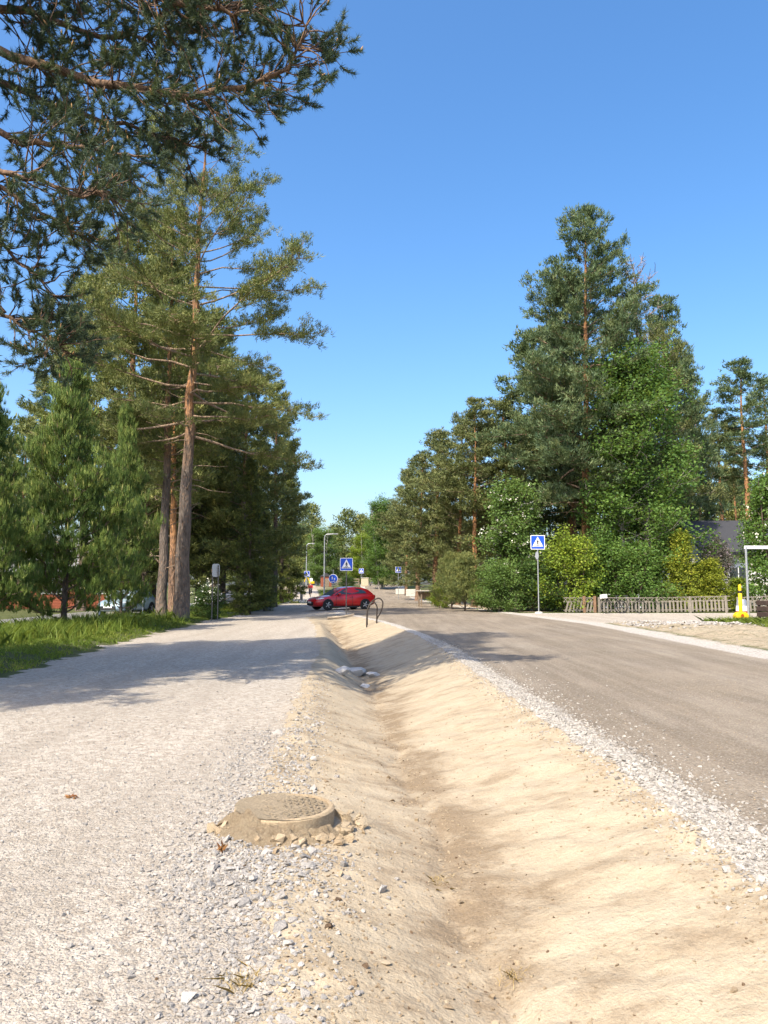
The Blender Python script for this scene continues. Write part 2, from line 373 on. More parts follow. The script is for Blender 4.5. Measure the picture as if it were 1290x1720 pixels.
M_NEEDLE_Y = leafm('young_pine_needles', (0.053, 0.100, 0.027), (0.135, 0.200, 0.045), (0.312, 0.350, 0.088), .18)
M_NEEDLE_N = leafm('near_pine_needles_shaded', (0.032, 0.060, 0.041), (0.064, 0.098, 0.057), (0.161, 0.149, 0.069), .12, .5)  # darker copy of the needles: crown shade is put into the colour
M_SHOOT = leafm('fresh_shoots', (.16, .20, .05), (.27, .29, .08), (.42, .38, .14), .2)
M_SPRUCE = leafm('spruce_needles', (0.036, 0.054, 0.019), (0.086, 0.109, 0.027), (0.232, 0.236, 0.047), .10)
M_LEAF = leafm('leaves_green', (.045, .10, .02), (.095, .18, .035), (.17, .265, .055), .3)
M_LEAF_Y = leafm('leaves_yellow_green', (0.084, 0.152, 0.018), (0.198, 0.275, 0.029), (0.365, 0.392, 0.039), .3)
M_LEAF_P = leafm('leaves_pale_green', (.055, .11, .022), (.115, .195, .045), (.19, .27, .075), .28)
M_LEAF_G = leafm('golden_conifer', (.10, .15, .015), (.25, .29, .03), (.48, .45, .05), .3)
M_LEAF_L = leafm('lilac_leaves', (.06, .09, .04), (.13, .12, .10), (.34, .25, .33), .2)
M_LEAF_DK = leafm('leaves_dark', (0.023, 0.054, 0.013), (0.044, 0.090, 0.019), (0.088, 0.144, 0.027), .2)
M_GRASS = leafm('grass_blades', (0.072, 0.125, 0.016), (0.164, 0.231, 0.032), (0.368, 0.338, 0.079), .3)
M_STRAW = leafm('dry_straw', (0.315, 0.210, 0.081), (0.473, 0.340, 0.144), (0.578, 0.440, 0.216), .2)
M_BLOSSOM = simple('white_blossom', (.75, .73, .62), .8)
M_CONE = simple('pollen_cones', (.38, .22, .09), .8, var=.3)

# ------------------------------------------------------------------ trees
def unit(a): return a / np.maximum(np.linalg.norm(a, axis=-1, keepdims=True), 1e-9)
def blades(P, A, nb, L, W, spread, rg, kite=False, tint=None, jit=.3):
    n = len(P); P = np.repeat(P, nb, 0); A = np.repeat(A, nb, 0)
    d = unit(unit(A) + spread * rg.normal(size=(n * nb, 3)) * .6)
    ln = (L * rg.uniform(.65, 1.2, n * nb))[:, None]
    p = P + rg.normal(size=(n * nb, 3)) * jit * L
    s = unit(np.cross(d, rg.normal(size=(n * nb, 3)))) * (W * rg.uniform(.7, 1.3, n * nb))[:, None] * .5
    t = np.repeat(rg.random(n) if tint is None else tint, nb) + rg.normal(size=n * nb) * .08
    if kite:
        m = p + d * ln * .45
        V = np.stack([p, m + s, p + d * ln, m - s], 1).reshape(-1, 3); k = 4
    else:
        V = np.stack([p - s, p + s, p + d * ln], 1).reshape(-1, 3); k = 3
    return V, np.arange(len(V), dtype=np.int32).reshape(-1, k), np.clip(np.repeat(t, k), 0, 1)
def wood(polys, name, mat, sides=6):
    """polys: list of (points, radii)"""
    V = []; F = []; b = 0
    for pts, rad in polys:
        pts = np.asarray(pts, float); k = len(pts); n = sides if rad[0] > .06 else (4 if rad[0] > .02 else 3)
        if k < 2: continue
        d = np.gradient(pts, axis=0); d = unit(d); up = unit(np.cross(d, np.array((.31, .77, .55)))); w = np.cross(d, up)
        a = np.arange(n) * 2 * np.pi / n
        ring = pts[:, None] + (up[:, None] * np.cos(a)[None, :, None] + w[:, None] * np.sin(a)[None, :, None]) * np.asarray(rad)[:, None, None]
        V.append(ring.reshape(-1, 3))
        i = (np.arange(k - 1)[:, None] * n + np.arange(n)[None]).ravel(); j = (np.arange(k - 1)[:, None] * n + (np.arange(n)[None] + 1) % n).ravel()
        F.append(np.stack([i, j, j + n, i + n], 1) + b); b += k * n
    return mesh_np(name, np.concatenate(V), np.concatenate(F), True, None, mat)
def trunkpoly(pts, r0, r1, rg, n=16, flare=1.35):
    pts = np.asarray(pts, float); t = np.linspace(0, 1, len(pts)); q = np.linspace(0, 1, n)
    p = np.stack([np.interp(q, t, pts[:, i]) for i in range(3)], 1)
    p[1:-1, :2] += rg.normal(size=(n - 2, 2)) * r0 * .12
    r = r0 + (r1 - r0) * q ** .9; r[0] *= flare
    # short flare at the foot
    p = np.insert(p, 1, p[0] * .94 + p[1] * .06, 0); r = np.insert(r, 1, r0 * 1.12)
    return p, r
def limb(p0, d0, L, rg, n=6, curve=.0, wobble=.12, droop=0):
    p = [np.array(p0, float)]; d = unit(np.array(d0, float)); s = L / (n - 1)
    for i in range(n - 1):
        d = unit(d + np.array((0, 0, curve * (i / n) - droop * (1 - i / n))) + rg.normal(size=3) * wobble); p.append(p[-1] + d * s)
    return np.array(p)
def along(p, s):
    k = len(p) - 1; i = min(int(s * k), k - 1); f = s * k - i; return p[i] * (1 - f) + p[i + 1] * f, unit(p[i + 1] - p[i])
def conifer(seed, H=18, r=.28, lean=(0, 0), cb=.3, rad=lambda t: 1, nbr=60, rise=lambda t: R(15), curve=.15, droop=0, inner=.35, dens=3.0, tuft=.22, sub=.42,
            trunk=None, azf=None, bare=0, topdead=False):
    rg = np.random.default_rng(seed); T = trunk if trunk is not None else [(0, 0, -.3), (lean[0] * .5, lean[1] * .5, H * .5), (lean[0], lean[1], H)]
    tp, tr = trunkpoly(T, r, r * .08, rg); zt = tp[:, 2]; Ht = zt[-1]
    tw = [(tp, tr)]; lw = []; TP = []; TA = []
    for i in range(nbr):
        t = (i + rg.random()) / nbr; h = cb + (1 - cb) * t
        z = Ht * h; c = np.array([np.interp(z, zt, tp[:, 0]), np.interp(z, zt, tp[:, 1]), z]); rr = np.interp(z, zt, tr)
        az = i * 2.39996 + rg.normal() * .35 if azf is None else azf(rg)
        L = rad(t) * rg.uniform(.58, 1.18); e = rise(t) + rg.normal() * .13
        d = np.array((math.cos(az) * math.cos(e), math.sin(az) * math.cos(e), math.sin(e)))
        p = limb(c, d, L, rg, 7, curve, .13, droop); br = max(.012, min(rr * .36, .011 * L + .012))
        lw.append((p, np.linspace(br, .006, 7)))
        if topdead and t > topdead:
            for s in rg.uniform(.2, 1, 12):
                q, dq = along(p, s); dd = unit(dq + rg.normal(size=3) * .7); lw.append((limb(q, dd, L * .4, rg, 4, .1, .2), np.linspace(.026, .012, 4)))
            continue
        n2 = max(3, int(L * dens * .9))
        for j in range(n2):
            s = inner + (1 - inner) * (j + rg.random()) / n2; q, dq = along(p, min(s, .999))
            sd = np.cross(dq, (0, 0, 1)) * (1 if j % 2 else -1); dd = unit(dq * .75 + sd * rg.uniform(.5, 1.1) + np.array((0, 0, rg.normal() * .25 + .12 - droop)))
            l2 = (sub * L * (1.15 - s) + .35) * rg.uniform(.6, 1.15); p2 = limb(q, dd, l2, rg, 4, .25, .18, droop)
            lw.append((p2, np.linspace(br * .4, .005, 4)))
            nt = max(2, int(l2 / tuft))
            for s3 in (np.arange(nt) + .8) / nt:
                q3, d3 = along(p2, min(s3, .999)); TP.append(q3 + rg.normal(size=3) * tuft * .35); TA.append(d3 + np.array((0, 0, .6)))
        q, dq = along(p, .999); TP.append(q); TA.append(dq)
    for i in range(bare):     # dead snags below the crown
        z = Ht * rg.uniform(cb * .35, cb * 1.25); c = np.array([np.interp(z, zt, tp[:, 0]), np.interp(z, zt, tp[:, 1]), z]); az = rg.uniform(0, 6.28)
        lw.append((limb(c, (math.cos(az), math.sin(az), .15), rg.uniform(.5, 2.2), rg, 5, -.1, .2), np.linspace(.035, .008, 5)))
    return dict(trunk=tw, limbs=lw, P=np.array(TP), A=np.array(TA), rg=rg)
def conmesh(c, nm, nb, L, W, spread, mbark, mleaf, mlimb, jit=.3, upbias=0.0, mult=4, sc=.16):
    rg = c['rg']; A = np.repeat(c['A'] + np.array((0, 0, upbias)), mult, 0)
    P = np.repeat(c['P'], mult, 0) + rg.normal(size=(len(A), 3)) * sc * np.array((1, 1, .45))
    ti = np.clip(np.repeat(rg.random(len(c['P'])), mult) * .55 + rg.random(len(A)) * .45, 0, 1)
    V, F, t = blades(P, A, nb, L, W, spread, rg, jit=jit, tint=ti)
    return dict(trunk=wood(c['trunk'], nm + '_trunk', mbark, 12), branches=wood(c['limbs'], nm + '_branches', mlimb, 6), crown=mesh_np(nm + '_crown', V, F, False, {'tint': t}, mleaf))
def decid(seed, H, W, cb=.15, stems=1, nleaf=14000, leaf=(.16, .10), prof=lambda t: math.sin(math.pi * min(1, max(.02, t)) ** .75) ** .6, r=.12, clump=.35, mleaf=None, mbark=None, nm='bush', nbr=70, blossom=0):
    rg = np.random.default_rng(seed); tw = []; lw = []; tips = []; tops = []
    for s in range(stems):
        a = s * 2.4 + rg.random(); off = 0 if stems == 1 else W * .1
        T = [(off * math.cos(a), off * math.sin(a), -.15), (off * 2.2 * math.cos(a) * (stems > 1), off * 2.2 * math.sin(a) * (stems > 1), H * .5), (off * 3.2 * math.cos(a) * (stems > 1), off * 3.2 * math.sin(a) * (stems > 1), H * .95)]
        tp, tr = trunkpoly(T, r, r * .12, rg, 10, 1.2); tw.append((tp, tr)); tops.append((tp, tr))
    for i in range(nbr):
        tp, tr = tops[i % stems]; t = (i + rg.random()) / nbr; z = H * (cb + (.97 - cb) * t)
        zs = z * .86; c = np.array([np.interp(zs, tp[:, 2], tp[:, j]) for j in range(2)] + [zs])
        az = i * 2.39996 + rg.normal() * .4; Rr = prof(t) * W * .5 * rg.uniform(.6, 1.12)
        tgt = np.array((math.cos(az) * Rr, math.sin(az) * Rr, z + Rr * .18)); d = tgt - c; L = np.linalg.norm(d)
        p = limb(c, d, L, rg, 6, .08, .12); lw.append((p, np.linspace(max(.012, r * .3), .006, 6)))
        for j in range(5):
            s = rg.uniform(.35, 1); q, dq = along(p, min(s, .999)); p2 = limb(q, unit(dq + rg.normal(size=3) * .8), rg.uniform(.15, .38) * max(L, .8), rg, 4, .1, .2); lw.append((p2, np.linspace(.014, .005, 4)))
            tips += [p2[-1], p2[2], q]
    tips = np.array(tips); n = len(tips); k = max(1, nleaf // n)
    P = np.repeat(tips, k, 0) + rg.normal(size=(n * k, 3)) * clump * np.array((1, 1, .7)); P[:, 2] = np.maximum(P[:, 2], .05)
    ax = rg.normal(size=P.shape) * np.array((1, 1, .45)) + np.array((0, 0, -.15))
    tint = np.clip(np.repeat(rg.random(n), k) * .6 + rg.random(n * k) * .4, 0, 1)
    V, F, t = blades(P, ax, 1, leaf[0], leaf[1], .3, rg, True, tint, .1)
    out = dict(trunk=wood(tw, nm + '_trunk', mbark, 10), branches=wood(lw, nm + '_branches', mbark, 5), crown=mesh_np(nm + '_crown', V, F, False, {'tint': t}, mleaf))
    if blossom:
        q = tips[rg.integers(0, n, blossom)] + rg.normal(size=(blossom, 3)) * .25
        V, F, t = blades(q, rg.normal(size=q.shape) + np.array((0, -.4, .8)), 7, .13, .10, 1.0, rg, True, None, .6)
        out['blossom'] = mesh_np(nm + '_blossom', V, F, False, {'tint': t}, M_BLOSSOM)
    return out
def plant(ms, name, loc, label, cat='tree', rz=0, sc=1.0, group=None, mleaf=None, mbark=None):
    o = empty(name, loc, rz, label, cat, group, sc)
    for part, me in ms.items():
        c = link(part, me, o, mleaf if part == 'crown' else (mbark if part == 'trunk' else None))
        if part in ('branches', 'crown', 'blossom', 'shoots'): c['kind'] = 'stuff'
    return o
def foot(u, Y, dz=0): X = (u - 645) * Y / FPX; return (X, Y, hz(X, Y) + dz)
def hgt(v, Y): return at(645, v, Y)[2]
GROUP_R, GROUP_L = 'trees right of the road', 'trees left of the path'

# prototypes ---------------------------------------------------------------
def prof_pine(t): return (3.4 * (1 - t) ** .75 + .55) * (.55 + .45 * min(1, t * 5))
pineA = conmesh(conifer(11, 20, .27, (.3, .2), .30, prof_pine, 64, lambda t: R(2 + 45 * t), .16, 0, .28, 2.6, .26, bare=12), 'pine_a', 9, .25, .062, .9, M_BARK_R, M_NEEDLE_O, M_LIMB, upbias=.35)
pineB = conmesh(conifer(12, 16, .22, (-.2, .3), .12, lambda t: (3.3 * (1 - t) ** .7 + .4) * (.7 + .3 * min(1, t * 5)), 74, lambda t: R(-5 + 50 * t), .18, 0, .25, 2.8, .26, bare=5), 'pine_b', 9, .25, .062, .9, M_BARK_R, M_NEEDLE_O, M_LIMB, upbias=.35)
pineC = conmesh(conifer(17, 17, .24, (.8, .3), .22, lambda t: 3.7 * max(.05, 1 - (2 * t - .75) ** 2) ** .6 + .5, 58, lambda t: R(8 + 30 * t), .2, 0, .35, 2.8, .26, .46, bare=10), 'pine_c', 9, .25, .062, .9, M_BARK_R, M_NEEDLE_O, M_LIMB, upbias=.35)
pineS = conmesh(conifer(13, 23, .25, (.2, -.2), .52, lambda t: (2.6 * (1 - t) ** .7 + .5) * (.6 + .4 * min(1, t * 6)), 42, lambda t: R(5 + 45 * t), .18, 0, .3, 2.6, .26, bare=14), 'pine_tall', 9, .26, .064, .9, M_BARK_R, M_NEEDLE_B, M_LIMB, upbias=.35)
spruce = conmesh(conifer(14, 17, .22, (0, 0), .06, lambda t: 3.0 * (1 - t) ** .85 + .25, 95, lambda t: R(-18 + 40 * t), .22, .06, .12, 3.2, .24, .38), 'spruce', 9, .25, .062, .7, M_BARK_D, M_SPRUCE, M_BARK_D, upbias=-.5)
yc = conifer(15, 8.6, .11, (.1, 0), .04, lambda t: 2.85 * (1 - t) ** .8 * (.8 + .2 * min(1, t * 6)) + .15, 84, lambda t: R(10 + 48 * t), .45, 0, .22, 4.4, .17, .42)
young = conmesh(yc, 'young_pine', 13, .20, .024, .34, M_BARK, M_NEEDLE_Y, M_LIMB, jit=.14, upbias=2.0, mult=4, sc=.13)
sel = yc['rg'].random(len(yc['P'])) < .6; cp = yc['P'][sel] + np.array((0, 0, .08)); V, F, tt = blades(cp, np.array([(0, 0, 1.)] * len(cp)) + .12 * yc['rg'].normal(size=cp.shape), 2, .24, .035, .06, yc['rg'], True, .55 + .45 * yc['rg'].random(len(cp)), .02)
young['shoots'] = mesh_np('young_pine_shoots', V, F, False, {'tint': tt}, M_SHOOT)

# ---- tall pine left, old and sparse, with bare sunlit limbs
Y1 = 36.0
b0 = foot(306, Y1)
T1 = [at(306, 1040, Y1) - np.array(b0), at(311, 880, Y1) - np.array(b0), at(318, 720, Y1) - np.array(b0), at(326, 560, Y1) - np.array(b0), at(335, 380, Y1) - np.array(b0), at(347, 225, Y1) - np.array(b0)]
T1[0] = np.array((0, 0, -.3))
tall = conifer(21, 22, .365, cb=.36, rad=lambda t: (6.8 * (1 - t) ** .55 + .9) * (.72 + .28 * min(1, t * 4)), nbr=80, rise=lambda t: R(-8 + 46 * t), curve=.10, inner=.42, dens=2.6, tuft=.21, sub=.34, trunk=T1, bare=16)
tall = conmesh(tall, 'tall_pine', 12, .19, .032, 1.0, M_BARK, M_NEEDLE, M_LIMB, jit=.35, upbias=.3, mult=4, sc=.13)
plant(tall, 'pine_tree', b0, 'tall old pine with orange upper trunk and bare sunlit limbs beside the gravel path')
plant(pineA, 'pine_tree', foot(274, 38.5), 'second thick grey pine trunk just left of the tall orange pine', rz=1.0, sc=(1.02, 1.02, 1.02), mleaf=M_NEEDLE, mbark=M_BARK)
plant(pineA, 'pine_tree', foot(293, 44), 'pine whose thin orange trunk shows in the gap between the two thick trunks', rz=2.6, sc=(.95, .95, .98), mleaf=M_NEEDLE)
for u, Y, vt, p, lab, m, w in (
        (205, 47, 365, pineA, 'broad olive pine towering behind the young pines', M_NEEDLE, 1.35), (140, 52, 460, pineA, 'pine crown behind the bushy young pine at left', M_NEEDLE, 1.2),
        (60, 70, 630, spruce, 'slim dark spruce tip between the two young pines at left', M_NEEDLE_B, .7), (335, 54, 520, pineB, 'pine with a pale thick trunk foot behind the flowering bush', M_NEEDLE, 1.25),
        (402, 49, 620, pineB, 'dense pine behind the pair of grey sign posts', M_NEEDLE, 1.25), (462, 62, 640, pineA, 'pine with a bare trunk foot on the grass beside the far path', M_NEEDLE, 1.1),
        (474, 76, 705, spruce, 'dark spruce closing the left tree row beside the far path', M_SPRUCE, .85), (420, 45.5, 770, spruce, 'dark drooping spruce with its trunk foot at the edge of the path', M_SPRUCE, .95),
        (312, 50, 600, pineB, 'shaggy pine filling the space behind the tall orange pine', M_NEEDLE, 1.35), (375, 58, 640, pineB, 'full pine crown between the tall pine and the sign posts', M_NEEDLE, 1.35), (245, 48, 690, pineB, 'low full pine behind the second thick trunk', M_NEEDLE, 1.3),
        (260, 62, 620, pineB, 'pine in the gap left of the two thick trunks', M_NEEDLE, 1.2), (486, 99, 770, pineA, 'farthest pine of the left tree row, beyond the red car', M_NEEDLE_B, 1.1),
        (232, 52, 800, spruce, 'small drooping spruce behind the silver car', M_LEAF_Y, .9), (360, 75, 560, pineA, 'far pine filling the crown line right of the tall orange pine', M_NEEDLE_B, 1.2),
        (30, 60, 700, pineB, 'pine behind the young pine at the left picture edge', M_NEEDLE, 1.1), (445, 52, 860, spruce, 'low spruce with sunlit yellow tips left of the far path', M_NEEDLE, .9)):
    f = foot(u, Y); Hh = hgt(vt, Y) - f[2]; H0 = {id(pineA): 20.4, id(pineB): 16.4, id(spruce): 17.2}[id(p)]
    plant(p, 'spruce_tree' if p is spruce else 'pine_tree', f, lab, 'tree', u * .37, (w * Hh / H0, w * Hh / H0, Hh / H0), GROUP_L, m, M_BARK if p is not spruce else None)
# young bushy pines in front
for u, Y, vt, lab, w in ((112, 27, 612, 'large bushy young pine with fresh upright shoots on the grass verge', 1.0), (206, 32.5, 690, 'young pine just right of the largest bushy young pine', .62), (-22, 24, 655, 'young pine cut by the left picture edge', .8)):
    f = foot(u, Y); k = (hgt(vt, Y) - f[2]) / 8.75
    plant(young, 'young_pine', f, lab, 'tree', u * .1, (k * w, k * w, k), 'young pines on the verge')

# ---- right side
fb = foot(983, 50)
big = conifer(31, 25.6, .34, (-.6, 0), .26, lambda t: (7.0 * (1 - t) ** .72 + .6) * (.6 + .4 * min(1, t * 4)), 104, lambda t: R(0 + 45 * t), .16, 0, .26, 2.7, .25, .4, bare=14)
big = conmesh(big, 'big_pine', 9, .25, .062, .9, M_BARK_R, M_NEEDLE_B, M_LIMB, upbias=.35)
plant(big, 'pine_tree', fb, 'tallest pine right of the road, lit orange trunk above the bushes', 'tree', 2.2)
dead = conifer(32, 24.5, .26, (-.5, 0), .3, lambda t: (4.4 * (1 - t) ** .6 + .6), 70, lambda t: R(5 + 40 * t), .14, 0, .3, 2.5, .26, bare=8, topdead=.66)
dead = conmesh(dead, 'dead_topped_pine', 9, .25, .062, .9, M_DEAD, M_NEEDLE_O, M_DEAD, upbias=.35)
plant(dead, 'pine_tree', foot(1088, 55), 'pine with a bare grey dead top behind the big leafy tree', 'tree', .5)
for u, Y, vt, p, lab, m, w in (
        (962, 57, 470, pineA, 'second orange trunk just left of the tallest pine', M_NEEDLE_B, 1.25), (1132, 62, 500, pineA, 'pine right of the bare dead top', M_NEEDLE_B, 1.0),
        (905, 60, 560, pineB, 'dense pine left of the tallest pine', M_NEEDLE_B, 1.35), (856, 58, 640, pineC, 'pine above the pale flowering tree', M_NEEDLE_O, 1.55),
        (795, 56, 672, pineS, 'pine with a thin bare orange trunk left of the flowering tree', M_NEEDLE_O, 1.5), (730, 68, 725, pineB, 'broad olive pine above the wooden stand', M_NEEDLE_O, 1.45),
        (768, 64, 685, pineC, 'olive pine between the thin orange trunk and the roadside row', M_NEEDLE_O, 1.15),
        (700, 82, 745, pineC, 'olive pine of the row receding along the road', M_NEEDLE_O, 1.25), (682, 98, 790, pineB, 'farthest olive pine of the roadside row', M_NEEDLE_O, 1.2),
        (1180, 72, 680, pineS, 'thin pine trunk right of the big leafy tree', M_NEEDLE_O, 1.1), (1217, 76, 690, pineS, 'slender pine with a clean trunk above the dark roof', M_NEEDLE_O, 1.35),
        (1262, 74, 605, pineS, 'tall pine near the right picture edge', M_NEEDLE_B, 1.55), (1300, 80, 640, pineS, 'pine cut by the right picture edge', M_NEEDLE_B, 1.5), (1240, 92, 720, pineS, 'low far pine beside the tall right-hand pine', M_NEEDLE_B, 1.0),
        (1160, 66, 600, pineB, 'pine behind the right side of the big leafy tree', M_NEEDLE_B, .9)):
    f = foot(u, Y); Hh = hgt(vt, Y) - f[2]; H0 = {id(pineA): 20.4, id(pineB): 16.4, id(pineS): 23.4, id(pineC): 18.6}[id(p)]
    plant(p, 'pine_tree', f, lab, 'tree', u * .53, (w * Hh / H0, w * Hh / H0, Hh / H0), GROUP_R, m)
M_BIRCH = bark('grey_bark', (.36, .33, .29), (.45, .41, .35), 2, 9, .6)
leafy = decid(41, 17.0, 7.4, .06, 2, 42000, (.21, .13), lambda t: (.5 + .5 * min(1, t * 4)) * (1 - t) ** .42 * 1.05 + .05, .17, .34, M_LEAF, M_BIRCH, 'leafy_tree', 120)
plant(leafy, 'leafy_tree', foot(1078, 48), 'big bright green leafy tree behind the picket fence', 'tree')
flower = decid(42, 8.2, 4.6, .05, 2, 17000, (.17, .11), lambda t: (1 - t) ** .35, .1, .28, M_LEAF_P, M_BARK_D, 'flowering_tree', 70, 160)
plant(flower, 'flowering_tree', foot(862, 48.5), 'pale flowering leafy tree left of the right crossing sign', 'tree')
plant(flower, 'leafy_tree', foot(1300, 46), 'bright leafy tree at the right edge behind the steel post', 'tree', 1.3, (.95, .95, 1.0), None, M_LEAF)
shrub = decid(43, 4.4, 4.2, .03, 4, 12000, (.15, .10), lambda t: (1 - t) ** .3, .05, .24, M_LEAF_Y, M_BARK_D, 'shrub', 60)
plant(shrub, 'bush', foot(958, 46.3), 'yellow-green bush right of the crossing sign behind the leaning fence panel', 'bush')
plant(shrub, 'bush', foot(905, 46.8), 'dark green bush right behind the crossing sign pole', 'bush', 1.9, (.8, .8, .72), None, M_LEAF_DK)
plant(shrub, 'bush', foot(838, 46), 'low green bush at the road corner left of the crossing sign', 'bush', .7, (.85, .7, .62), None, M_LEAF_P)
plant(shrub, 'bush', foot(1050, 46.5), 'dark leafy bush behind the two bicycles', 'bush', 2.2, (1.2, .8, .9), None, M_LEAF)
plant(shrub, 'bush', foot(742, 54), 'small bright green bush beside the wooden stand', 'bush', .2, (.42, .42, .42), None, M_LEAF_Y)
plant(shrub, 'bush', foot(1010, 47.5), 'green bush between the yellow-green bush and the big leafy tree', 'bush', .9, (1.0, .8, 1.1), None, M_LEAF)
cone = decid(44, 4.8, 2.6, .02, 1, 11000, (.14, .07), lambda t: (1 - t) ** .7 + .05, .06, .16, M_LEAF_G, M_BARK_D, 'golden_conifer', 80)
plant(cone, 'golden_conifer', foot(1143, 46), 'golden yellow garden conifer behind the fence, left of the pair', 'conifer', group='golden conifers behind the fence')
plant(cone, 'golden_conifer', foot(1192, 46.5), 'golden yellow garden conifer behind the fence, below the lilac', 'conifer', 1.1, (.95, .95, .66), 'golden conifers behind the fence')
plant(cone, 'garden_conifer', foot(1170, 47.5), 'green garden conifer between the two golden ones', 'conifer', 2.1, (1.0, 1.0, .62), None, M_LEAF_Y)
plant(shrub, 'lilac_bush', foot(1203, 50.5), 'purple flowering lilac in front of the white house wall', 'bush', .4, (.62, .62, 1.0), None, M_LEAF_L)
plant(cone, 'garden_conifer', foot(1238, 47.2), 'low green shrub left of the steel post', 'conifer',   .6, (1.0, .9, .42), None, M_LEAF_Y)
mugo = conmesh(conifer(45, 3.4, .07, (.1, 0), .03, lambda t: 1.7 * (1 - t) ** .5 + .15, 46, lambda t: R(35 + 30 * t), .3, 0, .3, 4, .16, .4), 'mountain_pine', 12, .16, .028, .7, M_BARK_D, M_NEEDLE_O, M_LIMB, upbias=.8)
plant(mugo, 'mountain_pine', foot(780, 46.8), 'shaggy low mountain pine with bare stems at the road corner', 'tree', .3, (1.0, .9, .85), None, M_NEEDLE)
plant(mugo, 'mountain_pine', foot(758, 51), 'second mountain pine right of the small bright bush', 'tree', 1.7, (.9, .9, .9), None, M_NEEDLE)
plant(leafy, 'leafy_tree', foot(645, 108), 'bright green leafy tree at the far bend of the road', 'tree', 1.0, (.85, .85, .76), None, M_LEAF)
plant(leafy, 'leafy_tree', foot(612, 128), 'pale green leafy tree in front of the far wood', 'tree', 2.0, (.8, .8, .5), None, M_LEAF_Y)
plant(leafy, 'leafy_tree', foot(540, 140), 'light green leafy tree left of the street lamp in front of the far wood', 'tree', 2.9, (.95, .95, .62), None, M_LEAF_P)
# ---- far wood as one mass, and its copies round about
def far_wood():
    rg = np.random.default_rng(77); c1 = conifer(78, 15, .2, cb=.12, rad=lambda t: 3.0 * (1 - t) ** .7 + .4, nbr=34, rise=lambda t: R(45 * t), curve=.15, dens=1.5, tuft=.45)
    V0, F0, t0 = blades(c1['P'], c1['A'], 14, .55, .2, 1.0, rg, jit=.8); Vs = []; Fs = []; Ts = []; b = 0
    for i in range(40):
        a = rg.uniform(0, 6.28); s = rg.uniform(.72, 1.15); ca, sa = math.cos(a) * s, math.sin(a) * s
        V = np.stack([V0[:, 0] * ca - V0[:, 1] * sa, V0[:, 0] * sa + V0[:, 1] * ca, V0[:, 2] * s * rg.uniform(.85, 1.1)], 1) * np.array((1.25, 1.25, 1))
        Vs.append(V + np.array((-40 + 2.05 * i + rg.normal() * 1, rg.uniform(-6, 6), 0))); Fs.append(F0 + b); b += len(V); Ts.append(np.clip(t0 * .6 + rg.random() * .4, 0, 1))
    return mesh_np('far_wood', np.concatenate(Vs), np.concatenate(Fs), False, {'tint': np.concatenate(Ts)}, M_NEEDLE)
fw = far_wood()
for i, (x, y, a, s) in enumerate(((-14, 158, 0, 1.0), (66, 120, .35, 1.1), (-78, 105, -.6, 1.1), (-60, 62, -1.1, .95), (95, 60, .9, 1.1))):
    o = props(link('far_wood', fw), ['dark wood of pines closing the view beyond the far bend', 'wood of pines behind the right-hand trees', 'wood of pines behind the left tree row', 'wood of pines left of the asphalt street', 'wood of pines beyond the house on the right'][i], 'wood', None, 'stuff')
    o.location = (x, y, -.2 + (1.7 if y > 110 else 0)); o.rotation_euler = (0, 0, a); o.scale = (s, s, s)

